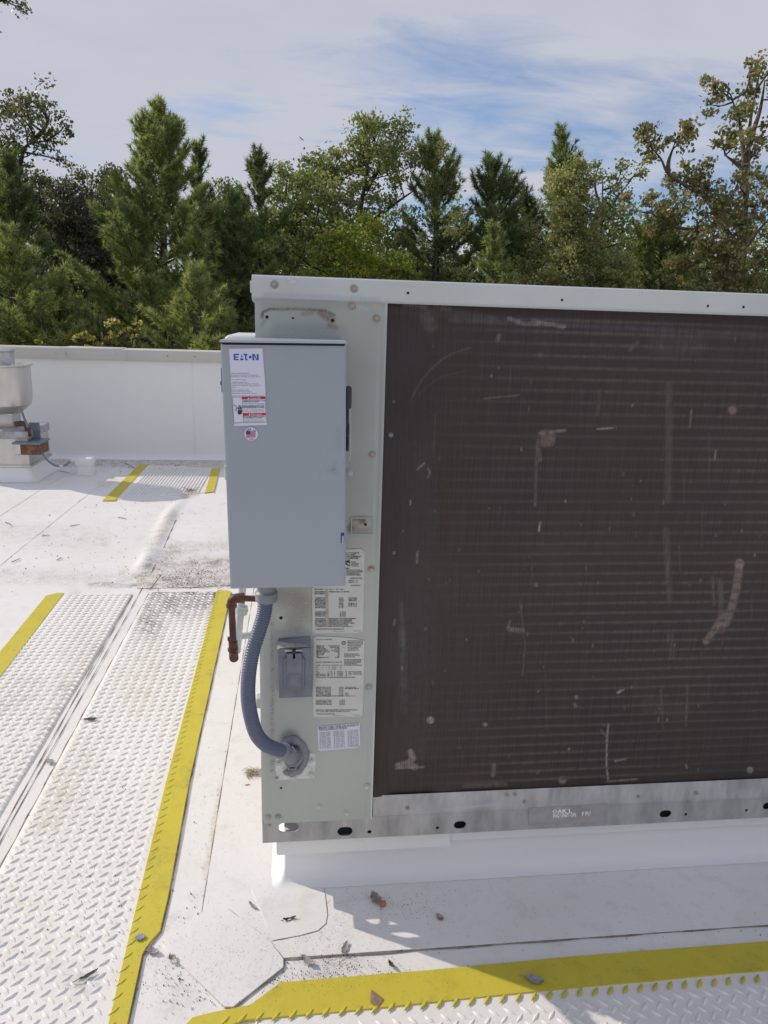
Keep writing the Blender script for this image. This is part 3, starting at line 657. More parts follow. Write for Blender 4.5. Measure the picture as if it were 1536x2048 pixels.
U = np.arange(0, XC, .0028); Vv = np.arange(ZR1-.004, ZCAPB+.01, .0032)
def pf(u, v): return np.stack([u, -.0045+.0018*np.exp(-((u-XC+.012)/.004)**2)-.0006*np.sin(u*14)*np.sin(v*5)+.003*np.exp(-(u/.004)**2), v], 1)
pan = gridmesh('corner_panel', U, Vv, pf, M_PANEL, ut, ps)
box('panel_edge', XC-.0045, XC-.001, -.0043, .012, ZR1-.004, ZCAPB, M_CAP, pan)
box('side_panel', -.001, .003, .068, YB, ZR1-.003, ZCAPB+.01, M_CAP, ut)
box('side_panel', -.001, .003, -.0015, .067, ZR1+.075, ZCAPB+.01, M_CAP, ut)
box('side_panel', -.001, .003, -.0015, .014, ZR1-.003, ZR1+.074, M_CAP, ut)
box('cabinet', .004, XR-.004, .055, YB, ZR1-.004, ZCAPB+.02, M_PANEL, ut)
box('cabinet', XC, XR-.004, .0505, .054, ZR1, ZCAPB+.02, M_HOLE, ut)
# top cover
U = np.arange(-.006, XR, .006); Vv = np.linspace(0, 1, 20)
cov = gridmesh('top_cover', U, Vv, lambda u, v: np.stack([u, np.interp(v, [0, .05, .1, .92, 1], [-.003, -.0095, -.0065, -.0065, -.001]), ZCAPB+(ZT-ZCAPB)*v], 1), M_CAP, ut,
        [([(575, 556), (590, 563), (580, 566)], 1.2, 3, (.68, .68, .67), .9), ([(530, 590), (760, 600)], 2, 7, (.36, .38, .38), .4)]+[([(random.uniform(520, 1530), random.uniform(560, 610))], 2, 10, (.58, .61, .60), .4) for k in range(20)]+[([(x, y), (x+90, y+5)], 1.5, 5, (.60, .62, .62), .3) for x, y in ((800, 580), (1000, 592), (1250, 605), (1380, 608))])
box('top_sheet', -.006, XR+.004, -.0008, YB+.005, ZT-.004, ZT, M_CAP, cov, .0015)
box('cover_side', -.0065, -.002, -.0062, YB, ZCAPB, ZT-.004, M_CAP, cov)
for px in (1248, 1474): screw(ut, face(px, 577+(px-1040)*.046, .02), SCRG)
box('cover_bracket', -.0098, -.0066, .0, .02, face(505, 572)[2]-.012, face(505, 572)[2]+.01, M_CAP, ut)
fromv('cover_bracket', [face(509, 580), face(503, 592), face(505, 602), face(510, 606), face(509, 580, .03), face(503, 592, .03), face(505, 602, .03), face(510, 606, .03)], [(0, 1, 2, 3), (7, 6, 5, 4), (0, 4, 5, 1), (1, 5, 6, 2), (2, 6, 7, 3)], M_CAP, ut)
# condenser coil: fins and tube rows
DU = (.30, .24, .21); LT = (.52, .44, .40)
cs = [([(800, 700), (790, 1300)], 20, 90, (.043, .042, .048), .55), ([(930, 650), (1500, 700)], 10, 60, (.040, .038, .043), .5), ([(1500, 1250), (1500, 1500)], 30, 90, (.036, .035, .038), .5), ([(900, 1250), (880, 1500)], 60, 90, (.07, .058, .054), .3), ([(840, 900), (835, 1500)], 6, 40, (.075, .068, .068), .3)]
def S(p, w, s_, c, a): cs.append((p, w*.8, s_*.9, c, a*.85))
S([(812, 607), (850, 610)], 3, 8, (.30, .24, .17), .8); S([(850, 625), (862, 650)], 8, 16, DU, .35); S([(870, 612), (895, 616)], 4, 12, DU, .4)
S([(1018, 637), (1050, 648), (1090, 647), (1128, 652)], 3, 3.5, (.42, .37, .34), .85); S([(1065, 640), (1125, 655)], 2, 3, LT, .5); S([(905, 626), (990, 640)], 5, 10, (.15, .12, .12), .5)
S([(995, 680), (998, 672)], 3, 5, DU, .7); S([(1080, 710)], 3, 6, DU, .6); S([(983, 752)], 1.5, 2.5, LT, .8)
S([(822, 800), (832, 780), (845, 758), (862, 738), (885, 718), (910, 705), (940, 696)], .5, 3.2, DU, .30); S([(838, 790), (860, 768), (885, 753), (930, 742)], .4, 2.6, DU, .18); S([(968, 797), (1010, 793), (1040, 790)], .8, 2.5, DU, .6)
S([(1086, 868), (1102, 868), (1102, 884), (1088, 886), (1090, 875)], 7, 6, (.27, .215, .18), .8); S([(1080, 866), (1130, 862)], 1.5, 3, (.34, .27, .23), .6); S([(1112, 862), (1130, 860)], 1, 3, LT, .5); S([(1194, 858), (1226, 856)], .8, 2.2, LT, .9)
S([(1076, 880), (1072, 950), (1070, 1010)], 1.5, 3.5, DU, .55); S([(1080, 920), (1078, 900)], 3, 4, DU, .6); S([(1080, 1045), (1078, 1062)], 1.5, 2, LT, .9)
S([(1337, 770), (1338, 880), (1336, 1000)], 3, 9, DU, .30); S([(1332, 1060), (1340, 1200)], 3, 8, DU, .3); S([(1340, 1270), (1345, 1310)], 4, 8, DU, .2)
S([(1465, 820)], 6, 8, (.34, .24, .21), .9); S([(1200, 780), (1196, 830)], 2, 3, DU, .4); S([(1383, 820), (1380, 855)], 1, 2.5, DU, .8); S([(1431, 900), (1429, 920)], 1.2, 2, LT, .8)
S([(782, 870)], 3, 4, (.5, .5, .52), .9); S([(834, 940), (848, 927)], 1, 2, LT, .7); S([(856, 937), (860, 945), (856, 955)], .8, 2, LT, .6)
S([(1320, 690), (1390, 690)], 12, 25, (.12, .095, .09), .5); S([(1260, 700), (1275, 685)], 1.5, 5, DU, .4)
S([(1479, 1127)], 9, 5, (.48, .38, .36), .95); S([(1478, 1135), (1474, 1170), (1466, 1205), (1452, 1245)], 5, 9, (.34, .26, .235), .8); S([(1452, 1235), (1440, 1255)], 9, 9, (.32, .245, .22), .7); S([(1440, 1240), (1425, 1265), (1412, 1283)], 4, 7, (.36, .28, .24), .85); S([(1440, 1160), (1443, 1210), (1440, 1240)], 3, 7, DU, .4)
S([(1425, 1155), (1428, 1210)], 1.5, 4, DU, .4)
S([(1018, 1258), (1045, 1262)], 4, 4, (.28, .24, .22), .7); S([(1020, 1242), (1016, 1256)], .8, 2, LT, .7); S([(1072, 1170)], 3, 4, DU, .9); S([(1040, 1200), (1050, 1290), (1045, 1350)], .8, 2.5, DU, .35)
S([(835, 1105), (834, 1125)], 1.2, 2, LT, .7); S([(788, 1106)], 1.5, 3, LT, .8); S([(790, 1240), (788, 1250)], 1.2, 2, LT, .5); S([(805, 1260), (808, 1420)], 4, 9, (.14, .14, .15), .45); S([(803, 1205), (805, 1290)], 2, 6, (.2, .2, .21), .4)
S([(861, 1440)], 7, 4, (.52, .46, .44), .95); S([(970, 1449)], 3, 4, LT, .95); S([(1153, 1395)], 3, 3, LT, .9); S([(1236, 1385), (1246, 1379)], 1.5, 3, LT, .9)
S([(821, 1504), (826, 1516), (818, 1524)], 4, 6, (.45, .38, .32), .85); S([(796, 1531), (812, 1528), (830, 1534)], 5, 5, (.42, .36, .31), .7); S([(790, 1537), (848, 1534)], 1, 3, (.42, .36, .31), .6); S([(988, 1530), (986, 1550)], 3, 4, DU, .7); S([(1217, 1448), (1214, 1480), (1213, 1530), (1216, 1558)], 1.2, 2, (.50, .44, .42), .85); S([(1202, 1460), (1213, 1475)], .7, 2, LT, .5)
S([(1230, 1522), (1250, 1518)], 1, 2.5, LT, .8); S([(1125, 1560)], 6, 6, (.42, .36, .33), .9); S([(1148, 1408), (1152, 1412)], 2, 3, DU, .7); S([(1500, 1540)], 6, 4, (.40, .36, .35), .85); S([(1215, 1563), (1275, 1558)], 1.2, 2.5, (.34, .29, .26), .9)
S([(930, 1572), (1010, 1568)], 3, 5, (.20, .16, .14), .7); S([(1372, 1530), (1374, 1535)], 1.5, 2, LT, .7); S([(1075, 1545)], 2, 3, LT, .5); S([(1138, 1498)], 1.5, 3, LT, .7)
S([(1300, 1410), (1360, 1420)], 12, 16, (.10, .085, .08), .5); S([(1375, 1370), (1372, 1450)], 1, 3, DU, .5); S([(1322, 1380), (1326, 1455)], 1, 3, DU, .3)
S([(900, 640), (1536, 670)], 1.5, 7, (.13, .12, .15), .65); S([(780, 620), (900, 628)], 4, 10, (.09, .08, .08), .5)
for k in range(90):
    x, y = random.uniform(785, 1530), random.uniform(650, 1540); h = random.uniform(1, 7)
    cs.append(([(x, y), (x+random.uniform(-1, 1), y+h)], random.uniform(.3, 1.0), random.uniform(1.2, 2.2), random.choice((LT, DU, DU)), random.uniform(.25, .8)))
for k in range(14):
    x, y = random.uniform(785, 1530), random.uniform(640, 1400); h = random.uniform(25, 120)
    cs.append(([(x, y), (x+random.uniform(-3, 3), y+h)], .3, 2.0, DU, random.uniform(.12, .3)))
bandz0 = face(1300, 808, .012)[2]; PIT = .02435
U = np.concatenate([np.arange(XC+.0015, 1.33, .0027), np.arange(1.33, XR-.01, .02)]); Vv = np.arange(ZR2-.003, ZCAPB+.012, .0029)
def cf_(u, v):
    row = (0.5+0.5*np.cos((v-bandz0)/PIT*2*math.pi))**3
    y = .012-.0009*row*np.clip((u-.40)/.3, 0, 1)+.0012*np.sin(u*17)*np.sin(v*9)
    # fins crumpled along the bottom edge
    lo = np.clip(1-(v-ZR2)/.035, 0, 1); y -= .008*lo*np.clip(np.sin(u*31)+.2, 0, 1)*np.clip((.55-u)/.2, 0, 1)
    return np.stack([u, y, v], 1)
coil = gridmesh('condenser_coil', U, Vv, cf_, M_COIL, ut, cs)
at = coil.data.attributes['stain']; n_ = len(coil.data.vertices); A = np.empty(n_*4); at.data.foreach_get('color', A); A = A.reshape(-1, 4)
uu, vv = np.meshgrid(U, Vv); uu = uu.ravel(); vv = vv.ravel()
row = np.clip((0.5+0.5*np.cos((vv-bandz0)/PIT*2*math.pi)), 0, 1)**5*np.clip((uu-.34)/.33, 0, 1)*(.62+.38*np.sin(uu*6+vv*3)*np.cos(vv*8+1))
a0 = A[:, 3]; kk = row*.88; an = kk+a0*(1-kk)
A[:, :3] = (A[:, :3]*(a0*(1-kk))[:, None]+np.array([.155, .128, .118])*kk[:, None])/np.maximum(an, 1e-6)[:, None]; A[:, 3] = an
at.data.foreach_set('color', A.astype(np.float32).ravel())
# screws, holes
for px, py in ((549, 569), (708, 577)): screw(ut, face(px, py, -.0068))
for px, py, me in ((704, 612, SCR), (753, 637, SCR), (745, 909, SCR), (699, 946, SCRG), (742, 1138, SCR), (737, 1374, SCRP), (733, 1573, SCRG), (639, 1612, SCRG), (693, 1626, SCRG), (536, 1634, SCRP), (556, 1633, SCRP)): screw(ut, face(px, py, -.0048), me)
screw(ut, face(539, 1652, -.0035), SCRS)
for px, py in ((815, 1617), (1015, 1591), (1031, 1590), (1050, 1605), (1278, 1594), (1394, 1587)): screw(ut, face(px, py, -.0038), SCRS)
def dot(px, py, d, Y, parent): 
    p = face(px, py, Y); return tubeobj('screw_hole', [(p[0], p[1]+.002, p[2]), (p[0], p[1]-.0004, p[2])], d/1900, M_HOLE, parent, 10)
for px, py in ((816, 586), (1124, 600), (1416, 612), (1487, 614)): dot(px, py, 5, -.0068, ut)
for px, py, d in ((534, 634, 6), (586, 636, 4), (665, 641, 6), (562, 1236, 7), (562, 1576, 5), (731, 1049, 6)): dot(px, py, d, -.0052, ut)
# embossed pocket next to the disconnect
pk = fpoly([(701, 1033), (747, 1033), (747, 1069), (701, 1069)]); pk2 = fpoly([(704, 1036), (744, 1036), (744, 1066), (704, 1066)])
prism('knockout_frame', pk, 1, -.0062, -.0040, M_PANEL, ut, [pk2])
# labels on the panel
def sticker(name, pts, Y, m, parent, th=.0006): return prism(name, fpoly(pts, Y), 1, Y, Y+th, m, parent)
LY = -.0062
s1 = sticker('rating_label', [(640, 1095), (702, 1099), (722, 1098), (729, 1104), (728, 1200), (726, 1263), (712, 1266), (625, 1267), (624, 1180)], LY, M_LABEL, ut)
T1 = [('COMBINATION COOLING', 660, 1107, 58, 2.6), ('AND HEATING UNIT', 660, 1110.6, 52, 2.6), ('UNITE DE REFROIDISSEMENT', 658, 1114.2, 65, 2.6), ('CHAUFFAGE COMBINEE', 660, 1117.8, 57, 2.6), ('SERVICE', 676, 1121.5, 24, 2.4),
      ('Energy', 703, 1124.5, 9, 2), ('Performance', 703, 1127.3, 15, 2), ('Rendement', 703, 1130, 14, 2), ('Energetique', 703, 1132.8, 14, 2), ('ENERVERIFIEE', 660, 1138, 39, 2.4),
      ('CIRCULATION FORCED AIR', 692, 1141.5, 33, 2.2), ('UNITE DE REFROIDISSEMENT', 692, 1145, 34, 2.2), ('POUR INSTALLATION A', 692, 1148, 27, 2.2), ("L'EXTERIEUR SEULEMENT", 692, 1151, 30, 2.2), ('CHARGE EN USINE', 700, 1157.5, 24, 2.2), ('CIRCUIT 1   6.8', 697, 1162, 18, 2.2), ('CIRCUIT 2   6.8', 697, 1165.7, 18, 2.2), ('NB  DE MOTEUR', 702, 1172, 19, 2.2),
      ('VENT. COURANT', 629, 1180, 17, 2.4), ('60  1  3.7  460', 659, 1180, 28, 2.4), ('MOTEUR COMPRESSEUR', 629, 1185, 22, 2.4), ('FUSIBLE OU DISJ. A 15 AMP MAX', 658, 1184.7, 41, 2.4), ('SEULEMENT', 629, 1188.6, 22, 2.4)]
for k, (a, b, c) in enumerate((('CONSOMMATION BTU/H', '150,000', 'POUR NATUREL'), ('DEBIT DE SORT.', '120,000', 'GAZ TORT'), ('MIN CONSOMMATION', '150,000', 'AMBIANT MIN -40'), ('P.S. DEF. BEAU PRES', '0.7', ''), ('ELEV. DE TEMP', '25-55', 'DEG F'), ('TEMP. MAX DE SORTIE', '170', 'DEG F'), ('TUYAU, MAX DE GAZ', '14', 'PO.C.E'), ('PRESS. MIN D ENTREE', '5.0', ''))):
    y = 1197+k*2.75; T1 += [(a, 630, y, 22, 2.1), (b, 678, y, 9, 2.1)]
    if c: T1.append((c, 697, y, 17, 2.1))
for k, (a, b) in enumerate((('ALTITUDES', '0 - 2000 PI'), ('GRANDEUR ORIFICE', '0.120'), ('PRESSION DE GAZ', '3.50'), ('SORT. MAX GAZ, A.G.', '150,000'))): T1 += [(a, 630, 1225+k*2.7, 24, 2.1), (b, 679, 1225+k*2.7, 13, 2.1)]
for k, (a, w) in enumerate((("CETTE UNITE DOIT ETRE INSTALLEE A L'EXTERIEUR SEULEMENT", 82), ('SUR DES MATERIAUX COMBUSTIBLES OU NON COMBUSTIBLES', 74), ('DEGAGEMENT MINIMUM ENTRE CONDUIT ET MATERIAUX', 74), ('DE 1 PO SUR UNE DISTANCE DE 3 PI DEPUIS L UNITE', 79), ('AVANT DE SERVIR LIRE POUR INSTALLATION ET GUIDE', 66), ('CONVERTIR AU MATERIAU DE FAIT DE CLASSE A.B.OU C.', 75))): T1.append((a, 630, 1238.5+k*3.1, w, 2.3))
T1 += [("* COMBUSTION DE TYPE POUR USAGE SUR LE TOIT", 630, 1259.5, 58, 2.3), ('046-28', 626, 1265, 4, 1.2), ('DOC 13 11 14 5 1 1', 667, 1263.5, 23, 1.2), ('515-1001', 707, 1262.5, 14, 1.2)]
flat('printing', textmesh([t+(0.0, .03) if len(t) == 5 else t for t in T1], LY-.0004), M_INK, s1)
flat('stain_mark', polys([[(650, 1178), (656, 1178), (657.5, 1254), (651.5, 1254)]], LY-.0006), mat('tan_tape_residue', (.46, .40, .35), .7, 0, .15, 60), s1)
flat('emblem', polys([[(690, 1122), (699.5, 1122), (699.5, 1126), (690, 1125)], [(690, 1126), (693, 1126), (699.5, 1131), (699.5, 1132.5), (690, 1129)], [(699, 1122), (700, 1122), (700, 1133), (699, 1133)]], LY-.0005), M_INK, s1)
s2 = sticker('rating_label', [(627, 1277), (632, 1272.5), (665, 1273.5), (700, 1276), (729, 1281), (728, 1340), (725.5, 1430), (722, 1433), (627, 1434.5), (626, 1380)], LY, M_LABEL, ut)
T2 = [('UNITARY AIR CONDITIONER', 632, 1280, 32, 1.6)]
for k, (a, b) in enumerate((('MODEL NO.', 'D1EG120N16546'), ('SERIAL NO.', 'NJCS 28 0033'), ('DATE OF MFG', '12 2004'), ('ELECTRICAL RATING', '460-3-60 HZ'), ('MIN/MAX OPER. VOLT', '414-506'), ('MIN CT AMP', '22'), ('MAX FUSE', '25'), ('MOP', '4.5'), ('CHARGING SET. PSIG', '20 PSI'))): T2 += [(a, 633, 1293+k*2.9, (17, 16, 19, 23, 27, 17, 14, 5, 24)[k], 2.3), (b, (657, 660, 669, 662, 668, 675, 676, 674, 670)[k], 1293+k*2.9, (22, 19, 10, 18, 11, 4, 3, 5, 8)[k], 2.3)]
for k, (a, w) in enumerate((('LISTED HEATING PORTION OF', 31), ('HEATING AND COOLING UNIT', 31), ('AND HEATING PORTION COMP', 31), ('WITH AT ACCORDANCE', 27), ('LABORATORIES INC IN', 26), ('ACCORDANCE WITH', 21), ('ANSI Z21.47/UL 1995', 23))): T2.append((a, 695, 1283+k*3.1, w, 2))
for k, (a, w) in enumerate((('FORCED AIR FURNACE WITH', 29), ('COOLING UNIT, FOR OUTDOOR', 32), ('INSTALLATION ONLY', 22), ('', 0), ('THIS UNIT SHOULD BE INSTALLED', 35), ('AND REGULARLY MAINTAINED IN', 34), ('ACCORDANCE WITH THE SERVICE', 34), ('LITERATURE MANUAL', 26), ('AT 12 IN. MAX OR 6 IN STATIC/IN WC', 36))):
    if a: T2.append((a, 688, 1309+k*2.8, w, 2))
T2.append(('MAX OUT OVERCURRENT PROT. AMP 20 FUSE', 633, 1325.5, 51, 2))
for k, r in enumerate((('COMP', 'QTY', 'PH', 'HZ', 'RLA/VOLTS', 'LRA'), ('# 1', '1', '3', '60', '09.0/460', '75'), ('# 2', '1', '3', '60', '09.0/460', '75'))):
    for x, t in zip((633, 645, 652, 657, 663, 680), r): T2.append((t, x, 1331.5+k*4, None, 1.9))
for k, r in enumerate((('FAN', 'QTY', 'HZ', 'PH', 'FLA/VOLTS', 'HP', 'FACTORY CHARGED'), ('COND', '2', '60', '1', '1.3/460', '.5', 'SYS 1  06 LB 08 OZ'), ('EVAP STANDARD', '1', '60', '3', '2.7/460', '1.5', 'SYS 2  06 LB 08 OZ'), ('EVAP OPTIONAL', '1', '60', '3', '3.7/460', '3', ''))):
    for x, t, w in zip((632, 655, 661, 668, 674, 691, 697), r, (None, 3, 4, 2, 12, 3, 26)):
        if t: T2.append((t, x, 1344.5+k*2.6, w, 1.8))
T2.append(('PROTECT AGAINST OVER EXCESS WHEN OPERATED HEATER IS INSTALLED', 632, 1355.7, 78, 2))
for k, (a, b, c) in enumerate((('HEATING INPUT BTU/H', '150,000', 'FOR NATURAL GAS'), ('HEATING OUTPUT BTU/H', '120,000', 'MIN AMBIENT TEMP -40'), ('MAX INPUT BTU PER HOUR', '150,000', ''), ('MIN ELEV. OR HEIGHT IN.C', '0.7', ''), ('TEMP RISE', '25 TO 55', 'DEG F'), ('MAX OUTLET AIR TEMP', '170', 'DEG F'), ('MAX GAS SUPPLY PRESS IN W.C.', '14', ''))):
    y = 1375.5+k*2.9; T2 += [(a, 632, y, 30, 2), (b, 678, y, 9, 2)]
    if c: T2.append((c, 690, y, (22, 28, 0, 0, 7, 7)[k], 2))
T2.append(('MIN GAS SUPPLY PRESS FOR PURPOSE OF INPUT ADJ IN W.C.  5.0', 632, 1393, 79, 2))
for k, (a, b) in enumerate((('FOR USE AT ALTITUDES OF', '0 - 2000 FT'), ('ORIFICE DRILL SIZE', '0.120'), ('MANIFOLD PRESS IN W.C.', '3.50'), ('HEATING INPUT BTU PER HOUR', '150,000'))): T2 += [(a, 631.5, 1401.5+k*2.8, 32, 2), (b, 679, 1401.5+k*2.8, 11, 2)]
T2 += [('CLEARANCE TO COMBUSTIBLE MATERIALS OF THIS ELECTRIC HEAT FURNACE', 631, 1421, 84, 2), ('TOP 12, LEFT SIDE 0, FRONT 24, REAR 12, DUCT 1', 631, 1423.9, 69, 2), ('* VENTILATE REQUIRED FOR AIR', 632, 1429, 38, 2), ('DOC 13 11 14 5 1 1', 667, 1432, 23, 1.1), ('515-0001', 707, 1431, 13, 1.1)]
flat('printing', textmesh([t+(0.0, .025) if len(t) == 5 else t for t in T2], LY-.0004), M_INK, s2)
ulc = face(687.5, 1286, LY)
rr = .0047
o = prism('listing_mark', circ(ulc[0], ulc[2], rr, 20), 1, LY-.0006, LY-.0001, M_INK, s2, [circ(ulc[0], ulc[2], rr*.76, 20)])
flat('printing', textmesh([('UL', 684.6, 1288.5, 6, 5), ('USA', 685, 1295, 5, 1.4)], LY-.0005), M_INK, s2)
s3 = sticker('patent_label', [(634.5, 1453), (719.5, 1446.5), (721, 1490), (715, 1495.5), (637, 1502)], LY, M_LABELW, ut)
T3 = [('MANUFACTURED UNDER ONE OR MORE OF', 637, 1457.8, 80, 4, -.073, .03), ('THE FOLLOWING U.S. PATENTS', 637.5, 1462, 57, 4, -.073, .03)]
pat = ['4,830,660', '4,843,813', '4,760,873', '4,737,084', '4,830,870', '4,741,373', '4,750,847', '4,875,400', '4,712,970', '4,738,116', '4,799,330', '4,751,138', '4,813,474', '4,690,120', '4,784,213', '4,805,128', '4,715,410', '4,711,306', '5,048,304', '4,967,340', '4,926,140', '5,042,568', '5,010,118', '5,056,207', '5,165,890', '5,123,400', '5,213,130', '5,195,300', '5,222,810', '5,333,700']
for k, s_ in enumerate(pat):
    T3.append((s_, 638.5+(k % 3)*28+(k//3)*.12, 1467.3+(k//3)*3.45-(k % 3)*2, 22, 3.0, -.073))
T3.append(('PART NO 035-17250', 703, 1493.3, 14, 1.2, -.07))
flat('printing', textmesh(T3, LY-.0004), M_INKG, s3)
# flue hood on the far left side
hp = face(457, 681, .75); hq = face(508, 668, .75)
box('flue_hood', hp[0], -.0015, .60, .92, hp[2]-.42, hq[2], M_CAP, ut, .018, 3)
box('side_bracket', face(512, 1400, .10)[0], -.0015, .10, .13, face(512, 1418, .10)[2], face(512, 1398, .10)[2], M_PANEL, ut, .003)
# ------------------------------------------------------------------ cover plate, outlet, conduit
pl = thing('cover_plate', 'pale galvanised steel plate screwed over the panel where the conduit enters', 'metal plate', face(592, 1535, -.006))
pt = [(551, 1517), (562, 1517), (606, 1512), (613, 1506.5), (631, 1506), (631.5, 1530), (629, 1555.5), (590, 1558), (553, 1560.5), (551, 1540)]
prism('plate_sheet', fpoly(pt, -.0055), 1, -.0068, -.0046, M_PLATE, pl, bev=.0004)
for px, py in ((557, 1526), (623, 1521), (622, 1548), (586, 1555)): screw(pl, face(px, py, -.0069), SCRG)
screw(pl, face(554, 1556, -.0069), SCRS)

ob = thing('outlet_cover', 'small blue grey weatherproof outlet box with a ribbed flip lid', 'outlet box', face(590, 1340, -.02))
zt0 = face(555, 1296, -.030)[2]; zt1 = face(555, 1395, -.030)[2]; xo0 = face(556, 1340, -.030)[0]; xo1 = face(624, 1340, -.030)[0]
box('back_plate', xo0+.0015, xo1-.0015, -.029, -.005, zt1+.001, zt0-.001, M_CAST, ob, .003)
prism('front_plate', fpoly([(554.5, 1297), (622, 1294.5), (624, 1393), (558.5, 1395.5)], -.031), 1, -.0335, -.0285, M_CAST, ob, bev=.001)
sh_ = [face(556, 1283, -.012), face(622, 1290.5, -.016), face(622.5, 1294, -.0338), face(554, 1296.5, -.0338), face(558, 1276, -.005), face(620, 1272, -.005)]
fromv('hood_lip', sh_, [(3, 2, 1, 0)], mat('paint_worn_top', (.50, .49, .46), .6, 0, .2, 60), ob)
fromv('hood_lip', [sh_[0], sh_[1], sh_[5], sh_[4]], [(0, 1, 2, 3)], M_CAST, ob)
def rrect(x0, x1, y0, y1, r, n=5):
    out = []
    for cx, cy, a in ((x1-r, y1-r, 0), (x0+r, y1-r, 90), (x0+r, y0+r, 180), (x1-r, y0+r, 270)):
        out += [(cx+r*math.cos(R_(a+90*k/n)), cy+r*math.sin(R_(a+90*k/n))) for k in range(n+1)]
    return out
def chop(x0, x1, y0, y1, c): return [(x0+c, y0), (x1-c, y0), (x1, y0+c), (x1, y1-c), (x1-c, y1), (x0+c, y1), (x0, y1-c), (x0, y0+c)]
lid = prism('flip_lid', fpoly(chop(567.5, 609, 1311, 1384, 8), -.037), 1, -.0385, -.034, M_CAST, ob, bev=.0012)
prism('lid_rib', fpoly(rrect(573.5, 604, 1306, 1380, 4), -.040), 1, -.0425, -.038, M_CAST, lid, bev=.0014)
box('lid_step', face(576, 1347)[0]*1, face(601, 1347)[0], -.0435, -.0424, face(590, 1377, -.04)[2], face(590, 1347, -.04)[2], M_CAST, lid, .0004)
flat('lid_mark', polys([[(579, 1358), (597, 1357.5), (597, 1358.3), (579, 1358.8)], [(579, 1353), (586, 1352.7), (586, 1353.3), (579, 1353.6)]], -.0439), M_HUB, lid)
hzv = face(588, 1301, -.037)[2]; xa, xb = face(569.5, 1301, -.037)[0], face(606, 1301, -.037)[0]
tubeobj('hinge', [(xa, -.0375, hzv), (xb, -.0375, hzv)], .0022, M_GALV2, ob, 10)
xm = face(588, 1301, -.037)[0]
box('hinge_spring', xm-.0035, xm+.0035, -.0425, -.034, face(588, 1316, -.037)[2], hzv+.003, M_BLACK, ob, .001)
for dx in (-.011, .011): box('hinge_gap', xm+dx-.005, xm+dx+.005, -.0393, -.038, hzv-.0062, hzv-.0035, M_BLACK, ob)

cd = thing('flexible_conduit', 'thick blue grey ribbed flexible conduit looping from the disconnect box down to the plate', 'conduit', face(530, 1190, -.10))
cpts = [face(532, 1172, -.095), face(531, 1200, -.095), face(528, 1228, -.097), face(518, 1262, -.105), face(506, 1300, -.115), face(498, 1345, -.125), face(496, 1390, -.13), face(501, 1430, -.13), face(513, 1468, -.122), face(533, 1490, -.105), face(556, 1499, -.075), face(572, 1505, -.045), face(585, 1512, -.015)]
cs_ = spline(cpts, 900)
# helical ribs: radius ripples along the length
d_ = [0]
for a, b in zip(cs_, cs_[1:]): d_.append(d_[-1]+(b-a).length)
rad = [0.0149+.0007*max(-.6, math.sin(s*2*math.pi/.0056)) for s in d_]
o = frombm('conduit_jacket', tube(bmesh.new(), cs_, rad, 22), M_COND, cd, smooth=True)
hub = face(532, 1180, -.095)
def vt(px, py, Y): return face(px, py, Y)
lathe('threaded_hub', [(.0205, vt(533, 1202, -.095)[2]), (.0225, vt(533, 1200, -.095)[2]), (.0232, vt(533, 1184, -.095)[2]), (.0215, vt(533, 1182.5, -.095)[2]), (.0195, vt(533, 1180, -.095)[2]), (.0195, vt(533, 1168, -.095)[2])], (vt(533, 1195, -.095)[0], -.095), M_HUB, cd, 12)
# lower squeeze connector and sealant
tubeobj('conduit_connector', [face(560, 1500, -.068), face(571, 1506, -.045), face(583, 1512, -.018), face(588, 1515, -.006)], [.0165, .0185, .020, .021], M_HUB, cd, 16)
tubeobj('connector_clamp', [face(566, 1501, -.055), face(570, 1504, -.047)], [.0182, .0182], M_CAST, cd, 16)
tubeobj('lock_ring', [face(584, 1511, -.018), face(588, 1513, -.009)], [.0235, .0235], M_HUB, cd, 18)
P_ = [face(x, y, -.0075) for x, y in ((568, 1487), (583, 1480), (597, 1484), (606, 1497), (609, 1512), (606, 1527), (598, 1538), (586, 1543), (577, 1544), (572, 1539))]
bm = tube(bmesh.new(), spline(P_, 60), [.0105+.0012*math.sin(k*.35)+.0008*math.sin(k*.9) for k in range(len(spline(P_, 60)))], 10)
frombm('sealant_ring', bm, M_PUTTY, cd, smooth=True)
tubeobj('sealant_bead', [face(573, 1527, -.02), face(578, 1538, -.018), face(590, 1538, -.018), face(598, 1526, -.018)], .003, M_PUTTY, cd)
wp = [face(584, 1492, -.035), face(590, 1503, -.038), face(588, 1516, -.038), face(586, 1526, -.036)]
tubeobj('clamp_strap', wp, .0012, M_GALV2, cd, 8)
box('clamp_gap', face(591, 1500, -.03)[0], face(596, 1500, -.03)[0], -.032, -.027, face(591, 1524, -.03)[2], face(591, 1504, -.03)[2], M_CAST, cd, .001)

